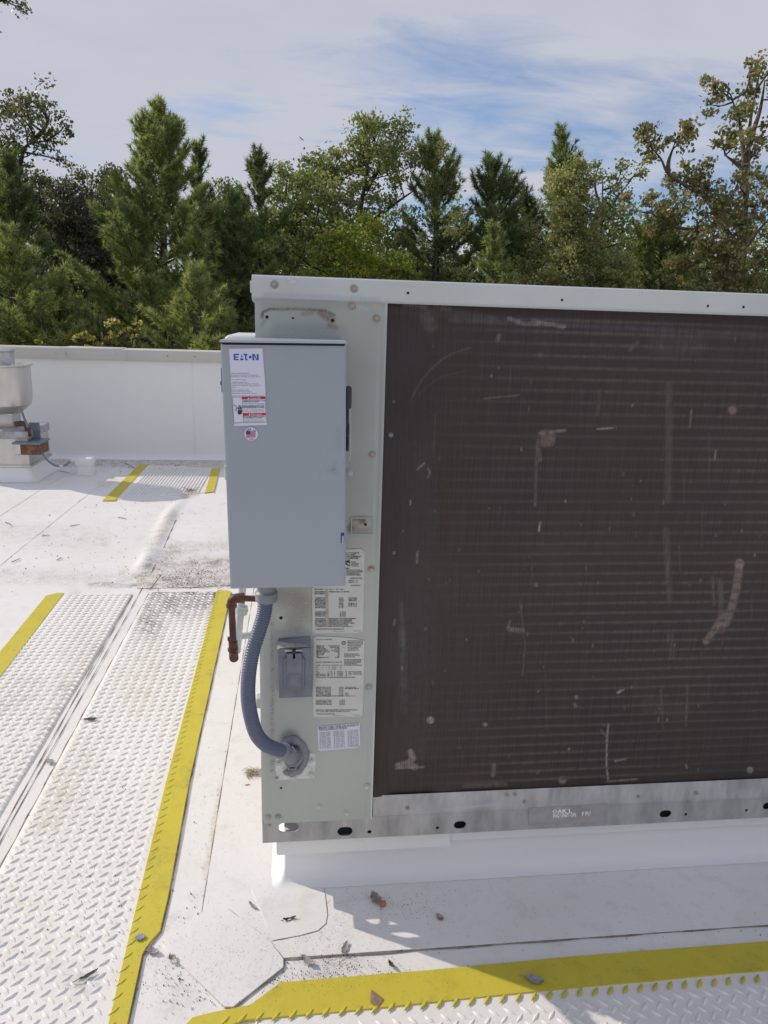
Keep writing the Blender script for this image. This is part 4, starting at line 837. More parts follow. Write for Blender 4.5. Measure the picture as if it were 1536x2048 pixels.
# ------------------------------------------------------------------ disconnect switch
BY = -.172
ds = thing('disconnect_switch', 'tall blue grey electrical safety switch box hung on the corner of the unit', 'switch box', face(575, 1176, BY))
P0_, P1_, P2_ = face(461, 1178, BY), face(691, 1173, BY), face(443.3, 688, BY)
bx0 = P0_[0]; bx1 = bx0+np.linalg.norm(P1_-P0_); bz0 = P0_[2]; bz1 = bz0+np.linalg.norm(P2_-P0_); TILT = []
encl = box('enclosure', bx0+.004, bx1-.003, BY+.014, -.006, bz0+.004, bz1, M_BOXE, ds, .002)
U = np.linspace(bx0, bx1, 80); Vv = np.linspace(bz0, bz1-.001, 170)
def doorf(u, v):
    e = np.minimum(np.minimum(u-bx0, bx1-u), np.minimum(v-bz0, bz1-v)); r = .003
    y = BY+np.where(e < r, r-np.sqrt(np.maximum(0, r*r-(r-e)**2)), 0)+.0007*np.sin((u-bx0)*20)*np.sin((v-bz0)*7)
    return np.stack([u, y, v], 1)
bs = [([(675, 930), (660, 945), (680, 950)], 1, 6, (.22, .24, .26), .4), ([(683, 860), (682, 900)], 1, 9, (.25, .27, .29), .3), ([(640, 955), (655, 935)], .5, 4, (.24, .25, .27), .2), ([(668, 943), (676, 940)], .6, 1.5, (.08, .08, .09), .7), ([(460, 700), (466, 1170)], 1.5, 4, (.33, .38, .42), .3)]
door = gridmesh('door', U, Vv, doorf, M_BOX, ds, bs)
bm = bmesh.new(); th = .0008
for a in ((bx0+.0002, bx1-.0002, BY+.0029, BY+.020, bz0-.0004, bz0+.0008), (bx0-.0003, bx0+.0009, BY+.0029, BY+.020, bz0, bz1-.001), (bx1-.0009, bx1+.0003, BY+.0029, BY+.020, bz0, bz1-.001)): abox(bm, *a)
frombm('door_return', bm, mat('pale_enamel_edge', (.42, .47, .50), .4, 0, .03), door)
zt = bz1+.0062
rc = box('rain_hood', bx0-.0012, bx1+.001, BY-.005, -.006, zt-.0008, zt+.0008, M_BOX, ds)
box('hood_drip_edge', bx0-.0012, bx1+.001, BY-.0058, BY-.0048, zt-.0030, zt+.0006, mat('pale_enamel_lip', (.40, .45, .49), .4, 0, .03), rc)
box('hood_gap', bx0+.003, bx1-.002, BY+.004, -.01, bz1-.001, zt-.0012, M_BLACK, rc)
cpiv = Vector([float(c) for c in P0_])-wloc(ds); MT = Matrix.Translation(cpiv) @ Matrix.Rotation(-.0150, 4, 'Y') @ Matrix.Translation(-cpiv)
for o_ in [encl, door, rc]+list(door.children)+list(rc.children): o_.data.transform(MT)
# hinge pieces left of the door
hz1 = face(446, 736, -.13)[2]; hz2 = face(446, 784, -.13)[2]; hx = face(445, 760, -.13)[0]
hg = box('hinge', hx-.002, bx0+.006, -.135, -.128, hz2, hz1, M_CAST, ds)
tubeobj('hinge_pin', [(hx-.004, -.132, face(440, 766, -.13)[2]), (hx-.0005, -.132, face(440, 766, -.13)[2])], .0035, M_CAST, hg, 8)
lz = face(450, 945, -.12)[2]; box('side_lug', face(449, 945, -.12)[0], bx0+.006, -.125, -.11, lz-.014, lz+.014, M_CAP, ds, .002)
# handle mechanism on the right side
hx0 = face(692, 770, -.15)[0]; hx1 = face(703, 790, -.15)[0]
gz1 = face(696, 772, -.15)[2]; gz0 = face(696, 817, -.15)[2]
hd = box('handle_grip', hx0, hx1, -.158, -.142, gz0, gz1, M_GRIP, ds, .0035, 3)
A0, A1 = face(697, 816, -.15), face(693, 856, -.15)
tubeobj('handle_arm', [A0, (A0+A1)/2, A1], [.0022, .0022, .0012], M_GALV2, hd, 6)
box('handle_pivot', bx1-.001, face(698, 860, -.13)[0], -.14, -.12, face(696, 871, -.13)[2], face(696, 845, -.13)[2], M_BLACK, ds, .003)
box('handle_base', bx1-.001, face(697.5, 880, -.13)[0], -.14, -.12, face(696, 901, -.13)[2], face(696, 872, -.13)[2], M_BLACK, ds, .001)
box('handle_shadow_plate', bx1-.002, bx1+.0015, -.155, -.10, face(696, 872, -.13)[2], face(696, 805, -.13)[2], M_BLACK, ds)
bm = bmesh.new(); gp = [face(700, 818, -.12), face(700.5, 850, -.12), face(701, 900, -.12), face(699, 922, -.12)]
tube(bm, gp, [.0012, .0012, .0012, .0008], 6); frombm('interlock_rod', bm, M_CAP, ds)
# latch near the lower right
pz = face(685, 1076, BY-.001)
box('latch_slot', pz[0]-.0032, pz[0]+.0032, BY-.0006, BY+.002, pz[2]-.0108, pz[2]+.0108, M_NAVY, ds)
tubeobj('latch', [(pz[0]+.0005, BY-.0012, pz[2]-.0105), (pz[0]+.0005, BY-.003, pz[2]-.004), (pz[0]+.0005, BY-.003, pz[2]+.005)], .0018, M_GALV2, ds, 10)
# brand sticker
SY = BY-.0012
st = sticker('instruction_sticker', [(458, 697.5), (525, 696.5), (530, 760), (534, 850), (468, 852), (463, 780)], SY, M_STICK, ds, .0008)
def qx(cx, cy): return (450+cx/10.24, 690+cy/10.24)
def cpx(pl): return [qx(*p) for p in pl]
EATON = [cpx([(172, 182), (205, 182), (212, 312), (182, 312)]), cpx([(205, 182), (290, 182), (287, 208), (207, 208)]), cpx([(207, 236), (272, 236), (268, 258), (208, 258)]), cpx([(210, 286), (277, 286), (272, 312), (211, 312)]),
         cpx([(342, 196), (362, 250), (326, 250)]), cpx([(322, 272), (372, 272), (376, 312), (306, 312)]),
         cpx([(372, 182), (470, 182), (452, 206), (376, 206)]), cpx([(408, 206), (452, 206), (440, 232), (438, 262), (448, 288), (470, 312), (415, 312)]),
         cpx([(556, 184), (592, 184), (600, 310), (564, 310)]), cpx([(592, 184), (606, 184), (662, 310), (640, 310), (596, 215)]), cpx([(650, 184), (684, 184), (692, 310), (660, 310)]),
         cpx(circ(515, 248, 29, 16))]
flat('logo', polys(EATON, SY-.0004), M_BLUE, st)
TS = [('General Duty Safety Switch', 462.3, 747.6, 36, 2.2), ('Interrupteur de sécurité à usage général', 462.3, 751, 54, 2.2), ('Interruptor de seguridad de servicio general', 462.3, 754.3, 58, 2.2), ('100 A  240 V~  60 Hz', 463.3, 760.3, 28, 2.2),
      ('Complete ratings inside', 464, 765.3, 30, 2.2), ("Valeurs nominales complètes à l'intérieur", 464, 768.7, 54, 2.2), ('Información completa de capacidades en el', 464, 772.2, 57, 2.2), ('interior', 464, 775.5, 8, 2.2),
      ('Further instructions inside', 464.5, 781, 33, 2.2), ("Autres instructions à l'intérieur", 464.5, 784.3, 39, 2.2), ('Instrucciones adicionales en el interior', 464.5, 787.6, 50, 2.2), ('Made in U.S.A. / Fabriqué aux É.-U. / Hecho en E.U.A.', 465, 793, 63, 2.2)]
flat('printing', textmesh(TS, SY-.0004), mat('dark_blue_ink', (.10, .10, .17), .6, 0, 0), st)
for pb_, wt_, tr_ in (([(484, 793.7), (530, 793.3), (530.3, 798.3), (484.5, 799)], ('DANGER', 500.5, 798, 21, 3.2, 0, .01), [(495, 798), (499, 798), (497, 794.4)]), ([(485.7, 826.3), (531.7, 826), (531.9, 830.8), (486, 831.8)], ('PELIGRO', 502.5, 830.6, 22, 3.2, 0, .01), [(497, 830.6), (501, 830.6), (499, 827)])):
    flat('warning_band', polys([pb_], SY-.0004), M_RED, st); flat('band_lettering', textmesh([wt_], SY-.0008), M_LABELW, st); flat('warning_triangle', polys([tr_], SY-.0008), M_LABELW, st)
TW = [('HAZARDOUS VOLTAGE WILL CAUSE', 487, 802, 43, 1.5, 0, .03), ('SEVERE INJURY OR DEATH', 486, 804.3, 32, 1.7, 0, .03), ('• Turn power off and lock out supply', 486, 807.2, 43, 1.3), ('before installing or servicing switch', 487, 809, 41, 1.3), ('TENSION DANGEREUSE PEUT CAUSER', 485.5, 813, 43, 1.9, 0, .04), ('DES BLESSURES GRAVES OU LA MORT', 486, 815.6, 43, 1.9, 0, .04), ('• Coupez et verrouillez l alimentation avant', 486, 818.7, 43, 1.3), ('d installer ou de réparer. cadenassez', 487, 821, 41, 1.3), ('le commutateur électrique du réseau', 487, 823.8, 41, 1.3),
      ('EL VOLTAJE PELIGROSO PUEDE', 487, 834.2, 42, 1.6, 0, .03), ('CAUSAR HERIDAS O LA MUERTE', 486.5, 836.6, 38, 1.7, 0, .03), ('• Corte y bloquee la alimentación antes', 487, 840, 42, 1.2), ('de instalar o reparar el interruptor', 488, 842, 41, 1.2), ('desconecte la energía del servicio', 488, 844, 40, 1.2), ('BLK2481', 469, 848, 7, 1.2)]
flat('printing', textmesh(TW, SY-.0004), M_INK, st)
def strip(pl, w):
    out = []
    for (x0, y0), (x1, y1) in zip(pl, pl[1:]):
        l = math.hypot(x1-x0, y1-y0); nx, ny = -(y1-y0)/l*w, (x1-x0)/l*w; out.append([(x0-nx, y0-ny), (x1-nx, y1-ny), (x1+nx, y1+ny), (x0+nx, y0+ny)])
    return out
lines_ = strip([(465, 794.5), (530.5, 793.6), (532.3, 844.3), (467.5, 845.6), (465, 794.5)], .28)+strip([(484, 794), (486.8, 844.8)], .28)
hand = strip([(467.5, 809), (472, 812.5), (474, 816), (470.8, 819.5), (474, 822)], .55)+[cpx([(268, 1335), (345, 1325), (350, 1380), (330, 1422), (275, 1425), (258, 1380)])]+strip([(477.2, 820), (475.2, 815)], .7)+strip([(478.3, 819), (477, 811)], .62)+strip([(480, 819), (479.3, 810)], .62)+strip([(481.5, 819), (481.3, 811.5)], .62)+strip([(482.9, 820), (483.2, 814)], .6)
flat('warning_hand', polys(lines_+hand, SY-.0004), M_INK, st)
c0 = face(502.3, 868, SY); rad0 = abs(face(516, 868, SY)[0]-c0[0])
ss = prism('round_sticker', circ(c0[0], c0[2], rad0, 32), 1, SY, SY+.0008, M_STICK, ds)
fl = [[(492+.2*k/7, 863+k*1.9), (511+.4*k/7, 862+k*1.9), (511.1+.4*k/7, 862.95+k*1.9), (492+.2*k/7, 863.95+k*1.9)] for k in range(7)]
flat('flag_stripes', polys(fl, SY-.0004), M_RED, ss)
flat('flag_canton', polys([[(492, 862.6), (501, 862.2), (501, 868.8), (492, 869.2)]], SY-.0007), M_NAVY, ss)
def arctext(s, cx, cy, r, a0, a1, h, flip=False):
    V, F = [], []
    for k, ch in enumerate(s):
        if ch == ' ': continue
        a = R_(a0+(a1-a0)*k/(len(s)-1)); x, y = cx+r*math.cos(a), cy-r*math.sin(a); rot = a-math.pi/2 if not flip else a+math.pi/2
        v, f = textmesh([(ch, 0, 0, None, h, 0, .02)], SY-.0004)
        base = face(0, 0, SY-.0004)
        b = len(V)
        for p in v:
            X, Yp = proj(p); w_ = h*.35; u, t_ = X-w_, Yp+h/2
            V.append(face(x+u*math.cos(rot)+t_*math.sin(rot), y-u*math.sin(rot)+t_*math.cos(rot), SY-.0004))
        F += [tuple(b+i for i in q) for q in f]
    return V, F
flat('printing', arctext('MADE IN', 502.3, 868, 9.8, 150, 40, 3.2), M_NAVY, ss)
flat('printing', textmesh([('U.S.A.', 498, 879.8, 10, 3, -.05, .02)], SY-.0004), M_NAVY, ss)

# ------------------------------------------------------------------ pipes left of the unit
dr = thing('drain_pipe', 'reddish copper drain pipe bending down beside the corner of the unit', 'pipe', face(467, 1310, .22))
Yp = .22
E0 = face(466, 1200, Yp)
tubeobj('pipe_run', [(-.003, Yp, E0[2]+.002), face(482, 1196.5, Yp)], .0078, M_COPPER, dr, 14)
tubeobj('elbow', spline([face(489, 1196, Yp), face(474, 1196.5, Yp), face(465, 1201, Yp), face(463, 1214, Yp)], 16), .0122, M_COPPER, dr, 14)
tubeobj('elbow_collar', [face(488, 1196, Yp), face(483, 1196.3, Yp)], .0138, M_COPPER, dr, 14)
tubeobj('pipe_drop', [face(463, 1205, Yp), face(467, 1298, Yp)], .0088, M_COPPER, dr, 14)
tubeobj('elbow_collar', [face(463, 1208, Yp), face(463, 1214, Yp)], .0135, M_COPPER, dr, 14)
tubeobj('end_elbow', spline([face(466, 1283, Yp), face(467, 1300, Yp), face(467.5, 1312, Yp-.008), face(468, 1316, Yp-.020)], 14), [.0118]*13+[.0118] if False else .0118, M_COPPER, dr, 14)
tubeobj('elbow_collar', [face(466, 1296, Yp), face(466.4, 1301, Yp)], .0135, M_COPPER, dr, 14)
box('valve_tab', face(455, 1276, Yp)[0], face(464, 1276, Yp)[0], Yp-.004, Yp+.004, face(455, 1281, Yp)[2], face(455, 1274, Yp)[2], M_COPPER, dr, .001)
gp_ = thing('supply_pipe', 'pale grey metal pipe with a coupling standing behind the copper drain pipe', 'pipe', face(476, 1290, .42))
tubeobj('pipe_run', [face(487, 1150, .42), face(482, 1215, .42), face(475, 1290, .42), face(474, 1302, .42)], .0105, M_PVC, gp_, 14)
tubeobj('coupling', [face(484, 1212, .42), face(483, 1228, .42)], [.0165, .0165], M_PVC, gp_, 8)
tubeobj('coupling', [face(483.5, 1218, .42), face(483, 1222, .42)], .0185, M_PVC, gp_, 14)
tubeobj('pipe_run', [face(474, 1302, .42), (face(474, 1302, .42)[0], .52, face(474, 1302, .42)[2]), (-.001, .54, face(474, 1302, .42)[2])], .0100, M_PVC, gp_, 12)
tubeobj('pipe_run', [face(487, 1150, .42), (-.001, .44, face(487, 1150, .42)[2]+.01)], .0100, M_PVC, gp_, 12)

# ------------------------------------------------------------------ exhaust fan
FX, FY = -2.36, 4.95
def fz(py): return face(20, py, FY)[2]
def fw(px, py=850, Y=FY-.0): return abs(face(px, py, Y)[0]-FX)
fan = thing('exhaust_fan', 'spun aluminium mushroom exhaust fan on a square white curb', 'exhaust fan', (FX, FY, 0))
rb = fw(62, 780)
lathe('fan_bowl', [(fw(37, 821), fz(826)), (fw(46, 818), fz(821)), (rb*.93, fz(808)), (rb*.985, fz(795)), (rb, fz(775)), (rb, fz(733)), (rb+.018, fz(731)), (rb+.022, fz(729)), (rb+.018, fz(727.5)), (rb-.01, fz(728)), (rb-.02, fz(738))], (FX, FY), M_ALU, fan, 48)
lathe('motor_cover', [(fw(27, 715)*1.0, fz(750)), (fw(27, 715), fz(704)), (fw(26, 715), fz(703)), (fw(27.5, 715)+.008, fz(702)), (fw(27.5, 715)+.008, fz(697.5)), (fw(25, 715), fz(696.5))], (FX, FY), M_GALV2, fan, 24)
hw = fw(34, 840)
box('fan_neck', FX-hw, FX+hw, FY-hw, FY+hw, fz(858), fz(822), M_ALU, fan, .012)
box('neck_flange', FX-hw-.01, FX+hw+.01, FY-hw-.01, FY+hw+.01, fz(828), fz(824), M_ALU, fan, .003)
wb = face(22, 885, FY-.30)[0]-FX; wb = max(.26, wb)
zf1, zf2, zf3 = fz(853), fz(868), fz(915)
box('curb_cap', FX-wb-.01, FX+wb+.01, FY-wb-.01, FY+wb+.01, zf2, zf1, M_GALV, fan, .006)
box('curb_body', FX-wb, FX+wb, FY-wb, FY+wb, zf3-.02, zf2+.002, M_ALU, fan)
box('curb_flange', FX-wb-.012, FX+wb+.012, FY-wb-.012, FY+wb+.012, zf3-.03, zf3-.012, M_ALU, fan, .002)
bm = bmesh.new(); rings = []
for off, z in ((.07, .002), (.04, .006), (.018, .02), (.006, .05), (0, .10), (-.004, zf3-.02)):
    w = wb+off; r = .03; ring = []
    for sx, sy, a in ((-1, -1, math.pi), (1, -1, 1.5*math.pi), (1, 1, 0), (-1, 1, .5*math.pi)):
        for k in range(6): ring.append(bm.verts.new((FX+sx*(w-r)+r*math.cos(a+k*math.pi/10), FY+sy*(w-r)+r*math.sin(a+k*math.pi/10), z)))
    rings.append(ring)
for a, b in zip(rings, rings[1:]):
    for k in range(len(a)): bm.faces.new((a[k], a[(k+1) % len(a)], b[(k+1) % len(a)], b[k]))
bm.faces.new(rings[-1]); frombm('membrane_curb', bm, M_MEMV, fan, smooth=True)
JY = FY-wb-.06
jb = thing('junction_box', 'rusty brown electrical junction box with grey lid bolted to the exhaust fan curb', 'junction box', face(58, 900, JY))
j0 = face(30, 905, JY)[0]; j1 = face(80, 905, JY)[0]; jz0 = face(55, 910, JY)[2]; jz1 = face(55, 888, JY)[2]
box('box_body', j0, j1, JY, JY+.22, jz0, jz1, M_RUSTB, jb, .004)
box('box_end', j0-.004, j0+.045, JY-.004, JY+.05, jz0+.005, jz1, M_ALU, jb)
box('box_lid', j0-.015, j1+.008, JY-.012, JY+.24, jz1-.004, jz1+.012, M_CAST, jb, .002)
kp = face(75, 858, JY+.15)
box('mounting_plate', kp[0]-.07, kp[0]+.012, JY+.17, JY+.175, jz1, face(75, 846, JY+.15)[2], M_CAST, jb)
tubeobj('pipe_elbow', spline([face(30, 848, JY+.08), face(46, 847, JY+.08), face(53, 852, JY+.08), face(58, 873, JY+.08)], 14), [.017]*4+[.022]*40 if False else .021, M_COPPER, jb, 12)
jc = thing('power_cable', 'thin grey flexible cable hanging from the junction box across the roof', 'cable', face(100, 925, JY))
tubeobj('cable_jacket', spline([face(79, 898, JY+.05), face(88, 912, JY), face(100, 925, JY), face(113, 931.5, JY-.03), face(124, 932.5, JY-.03), face(133, 929, JY-.02), face(140, 923, JY)], 50), .0085, M_CAST, jc, 10)
tubeobj('cable_clip', [face(119, 932, JY-.035), face(127, 931.5, JY-.035)], .012, M_GALV2, jc, 8)
tubeobj('cable_jacket', [face(41, 815, JY+.1), face(48, 835, JY+.08), face(56, 855, JY+.06)], .009, M_CAST, jc, 10)
# roof penetration box
vy = gnd(166, 951)[1]; va = face(154, 940, vy)[0]; vb2 = face(181, 940, vy)[0]
vp = thing('pipe_box', 'small white pipe penetration box with square cap beside the fan', 'roof vent', ((va+vb2)/2, vy, 0))
box('vent_neck', va, vb2, vy, vy+.12, .003, face(165, 930, vy)[2], M_MEMV, vp, .006)
tubeobj('side_pipe', [(face(139, 921, vy)[0], vy+.05, face(140, 922, vy)[2]), (va+.01, vy+.05, face(140, 922, vy)[2])], .02, M_MEMV, vp)
box('vent_cap', va-.010, vb2+.010, vy-.012, vy+.14, face(165, 931, vy)[2], face(165, 917, vy)[2], M_MEMV, vp, .004)
box('vent_foot', va-.012, vb2+.012, vy-.012, vy+.135, .0, .012, M_MEMV, vp, .004)

# ------------------------------------------------------------------ litter on the roof
def leafthing(px, py, ln, wd, ang, m, label, curl=.25, name='fallen_leaf', cat='leaf', z=0.0, stem=True, group='fallen leaves on the roof'):
    p = gnd(px, py); o = thing(name, label, cat, (p[0], p[1], z), group)
    V, F = [], []; n = 8
    for i in range(n+1):
        t = i/n; w = wd*math.sin(math.pi*min(1, t*.93+.05))**.7*(1+.25*math.sin(i*2.3)); x = (t-.5)*ln
        zc_ = .0035+curl*ln*(t-.5)**2*1.5
        for s in (-1, -.5, 0, .5, 1): V.append((x+random.uniform(-.02, .02)*ln*.5, s*w, zc_+abs(s)*wd*curl*1.1+random.uniform(0, .001)))
    m_ = len(V); V += [(a, b, c-.0009) for a, b, c in V]
    for i in range(n):
        for k in range(4):
            a = i*5+k; F += [(a, a+5, a+6, a+1), (m_+a, m_+a+1, m_+a+6, m_+a+5)]
    c, s = math.cos(ang), math.sin(ang); W = [(p[0]+a*c-b*s, p[1]+a*s+b*c, z+d) for a, b, d in V]
    fromv('blade', W, F, m, o, True)
    if stem: tubeobj('stem', [(p[0]+(-.5*ln)*c, p[1]+(-.5*ln)*s, z+.006), (p[0]+(-.8*ln)*c-.004*s, p[1]+(-.8*ln)*s+.004*c, z+.003)], .0008, m, o, 5)
    return o
lt = leafthing(752, 1804, .040, .012, R_(115), M_DEAD, 'curled tan leaf with a pink bud end in the shade below the curb', .5)
pb = gnd(764, 1813); tubeobj('bud', [(pb[0]-.003, pb[1]+.004, .008), (pb[0]+.003, pb[1]-.002, .010), (pb[0]+.007, pb[1]-.006, .008)], [.005, .0085, .004], M_PINKL, lt)
leafthing(690, 1900, .034, .007, R_(70), M_GREYL, 'small pale leaf lying on the dark lap seam', .3)
leafthing(616, 1926, .036, .008, R_(-45), M_GREYL, 'pale grey leaf right of the diamond patch', .3)
leafthing(579, 1842, .030, .0045, R_(12), M_DARKL, 'dark curled leaf inside the curb corner patch', .5)
leafthing(305, 1906, .034, .008, R_(-20), M_GREYL, 'grey brown leaf beside the kink of the yellow edge', .3)
leafthing(507, 1816, .030, .004, R_(-50), M_GREYL, 'thin grey shrivelled leaf above the diamond patch', .3)
leafthing(1068, 1968, .040, .011, R_(-25), M_GREYL, 'grey dry leaf lying on the shaded yellow edge', .25, z=.007)
leafthing(281, 1882, .022, .009, R_(20), M_CHIP, 'silvery torn flake lying on the sunny yellow edge', .1, z=.007, stem=False)
leafthing(880, 1839, .022, .007, R_(-60), M_DEAD, 'small tan curled leaf in the shade above the lap seam', .4)
leafthing(783, 1933, .020, .0045, R_(-60), M_DARKL, 'short dark curled leaf above the front yellow edge', .4)
leafthing(182, 1443, .045, .008, R_(5), M_DARKL, 'dark flat leaf lying on the right hand tread mat', .1, z=.006)
leafthing(101, 1527, .030, .010, R_(-30), M_GREYL, 'grey flake lying in the strip between the tread mats', .1, z=.004, stem=False)
leafthing(178, 1957, .040, .004, R_(35), M_DARKL, 'dark blue black twiglike leaf on the tread mat', .2, z=.006)
leafthing(345, 1923, .016, .008, R_(0), M_GREYL, 'tiny grey crumpled leaf on the diamond patch corner', .4, z=.004)
leafthing(495, 1572, .016, .003, R_(5), M_PINKL, 'tiny red brown bit left of the unit corner', .1, stem=False)
p = gnd(752, 2006)
cbx = thing('cardboard_scrap', 'brown folded cardboard scrap lying on the front yellow edge', 'cardboard scrap', (p[0], p[1], .007))
cpt = gpoly([(742, 1994), (766, 2005), (756, 2022), (740, 2013)])
fromv('scrap_sheet', [(cpt[0][0], cpt[0][1], .018), (cpt[1][0], cpt[1][1], .010), (cpt[2][0], cpt[2][1], .0085), (cpt[3][0], cpt[3][1], .012), (cpt[0][0]+.001, cpt[0][1]+.003, .016), (cpt[1][0]+.001, cpt[1][1]+.002, .0082), (cpt[2][0], cpt[2][1]+.002, .0078), (cpt[3][0], cpt[3][1]+.002, .0095)], [(0, 3, 2, 1), (4, 5, 6, 7), (0, 1, 5, 4), (1, 2, 6, 5), (2, 3, 7, 6), (3, 0, 4, 7)], M_CARD, cbx)
# dried grass clump by the unit, weed at the far mat
def tuft(px, py, n, ln, m, name, label, cat, z=0, spread=1.0):
    p = gnd(px, py); o = thing(name, label, cat, (p[0], p[1], z)); bm = bmesh.new()
    for k in range(n):
        a = random.uniform(0, 2*math.pi); e = random.uniform(.05, .8); l = ln*random.uniform(.5, 1)
        q0 = Vector((p[0]+random.uniform(-.3, .3)*ln, p[1]+random.uniform(-.3, .3)*ln, z+.003)); q1 = q0+Vector((math.cos(a)*l*.6, math.sin(a)*l*.6, l*e*.5)); q2 = q0+Vector((math.cos(a+.4)*l*spread, math.sin(a+.4)*l*spread, l*e*.3))
        tube(bm, [q0, q1, q2], [.0011, .0009, .0005], 4)
    frombm('blades', bm, m, o)['kind'] = 'stuff'; return o
tuft(506, 1548, 60, .035, mat('straw', (.50, .42, .28), .8, 0, .25, 60), 'dried_weed', 'straw coloured dried weed clump beside the unit corner', 'dried weed')
tuft(382, 985, 26, .09, mat('rust_brown_weed', (.16, .09, .06), .8, 0, .25, 60), 'dead_weed', 'reddish brown dead weed at the end of the ribbed mat', 'dried weed', .012)
# twigs
def _tw(t): px, py, dx, dy, lab = t; return (px, py, dx*.62, dy*random.uniform(.3, 1.6), lab)
for px, py, dx, dy, lab in map(_tw, ((18, 1050, 12, 3, 'thin brown twig on the sunlit roof far from the mats'), (150, 1052, 16, -2, 'longer thin twig lying level on the sunlit roof'), (92, 1073, 14, -1, 'pale twig lying above the yellow edge of the far mat'), (32, 1122, 14, -3, 'dark twig lying near the top of the left mat'), (118, 1119, 7, -3, 'short dark twig beside the left mat end'), (128, 945, 18, 6, 'thin twig in the sunny patch beside the small white box'), (262, 935, 20, 8, 'thin twig crossing the shade by the far yellow edge'), (245, 1038, 14, 3, 'pale twig lying on the sunlit roof below the fan shadow'))):
    a, b = gnd(px-dx, py-dy), gnd(px+dx, py+dy); t_ = thing('twig', lab, 'twig', a, 'twigs on the roof')
    c = (a+b)/2; tubeobj('twig_stem', [(a[0], a[1], .006), (c[0]+.008, c[1]+random.uniform(-.012, .014), .007), (b[0], b[1], .005)], [.0022, .0020, .0011], M_DARKL, t_, 5)
# crumbs: countless specks
V_, F_ = [], []
def speck(x, y, r, z=.0042):
    n = random.choice((3, 4, 5)); b = len(V_); a0 = random.uniform(0, 6)
    el = random.uniform(.35, 1); rt = random.uniform(0, 3)
    pts = [(r*math.cos(a0+k*2*math.pi/n)*random.uniform(.6, 1.2), r*el*math.sin(a0+k*2*math.pi/n)) for k in range(n)]
    for u, v in pts: V_.append((x+u*math.cos(rt)-v*math.sin(rt), y+u*math.sin(rt)+v*math.cos(rt), z-.003))
    V_.append((x, y, z+r*.5))
    for k in range(n): F_.append((b+k, b+(k+1) % n, b+n))
for (cx, cy, sx, sy, n, rmax) in ((620, 1850, 110, 50, 800, .0024), (820, 1810, 110, 35, 420, .0026), (480, 1900, 130, 60, 800, .0020), (420, 1960, 120, 60, 400, .0020), (600, 1960, 120, 30, 300, .002), (720, 1960, 160, 30, 160, .0022), (1000, 1830, 250, 60, 90, .0022), (700, 1930, 60, 40, 160, .0022), (440, 1700, 60, 150, 160, .0018), (150, 1600, 220, 220, 260, .0022), (250, 1850, 160, 120, 160, .0022), (380, 1150, 70, 22, 420, .0045), (250, 1100, 220, 60, 240, .0055), (300, 1010, 160, 40, 90, .008), (330, 945, 90, 18, 110, .010), (120, 925, 200, 12, 120, .008), (500, 1400, 60, 160, 80, .002), (1350, 1850, 160, 30, 50, .002)):
    for k in range(n):
        px, py = random.gauss(cx, sx*.6), random.gauss(cy, sy*.6)
        if py < 918: continue
        g_ = gnd(px, py)
        if g_[1] > PY-.05 or (g_[0] > -.01 and g_[1] > .0): continue
        inp = inpoly(g_[0], g_[1], DPATCH)
        speck(g_[0], g_[1], rmax*(random.random()**2*.75+.16), .0068 if inp else .0045 if not (-1.13 < g_[0] < -.23 and g_[1] < 2.1) and not (g_[1] < -.25 and g_[0] > -.1) else .0085)
tag(fromv('debris', V_, F_, M_DARKL), 'tiny dark crumbs, bark bits and needles scattered over the white roof', 'debris', kind='stuff')

# ------------------------------------------------------------------ trees
def quads_mesh(name, C, A, B, tint, m, parent):
    """leaf faces: centres C, half axes A,B -> kite quads with tint"""
    n = len(C); P = np.empty((n, 4, 3)); P[:, 0] = C-A; P[:, 1] = C+B*1.0-A*.1; P[:, 2] = C+A; P[:, 3] = C-B*1.0-A*.1
    off = np.array(wloc(parent)) if parent is not None else np.zeros(3); P -= off
    me = bpy.data.meshes.new(name); me.vertices.add(n*4); me.vertices.foreach_set('co', P.astype(np.float32).ravel())
    me.loops.add(n*4); me.loops.foreach_set('vertex_index', np.arange(n*4, dtype=np.int32))
    me.polygons.add(n); me.polygons.foreach_set('loop_start', np.arange(0, n*4, 4, dtype=np.int32)); me.polygons.foreach_set('loop_total', np.full(n, 4, np.int32)); me.update(calc_edges=True)
    at = me.attributes.new('tint', 'FLOAT', 'POINT'); at.data.foreach_set('value', np.repeat(np.clip(tint, 0, 1), 4).astype(np.float32))
    me.materials.append(m); o = bpy.data.objects.new(name, me); COL.objects.link(o); o.parent = parent; return o
def needles_mesh(name, P0, D, Wd, tint, m, parent):
    n = len(P0); P = np.empty((n, 3, 3)); P[:, 0] = P0-Wd; P[:, 1] = P0+Wd; P[:, 2] = P0+D
    P -= np.array(wloc(parent))
    me = bpy.data.meshes.new(name); me.vertices.add(n*3); me.vertices.foreach_set('co', P.astype(np.float32).ravel())
    me.loops.add(n*3); me.loops.foreach_set('vertex_index', np.arange(n*3, dtype=np.int32))
    me.polygons.add(n); me.polygons.foreach_set('loop_start', np.arange(0, n*3, 3, dtype=np.int32)); me.polygons.foreach_set('loop_total', np.full(n, 3, np.int32)); me.update(calc_edges=True)
    at = me.attributes.new('tint', 'FLOAT', 'POINT'); at.data.foreach_set('value', np.repeat(np.clip(tint, 0, 1), 3).astype(np.float32))
    me.materials.append(m); o = bpy.data.objects.new(name, me); COL.objects.link(o); o.parent = parent; return o
def unit(v): return v/np.maximum(np.linalg.norm(v, axis=-1, keepdims=True), 1e-9)
ZG = -5.0
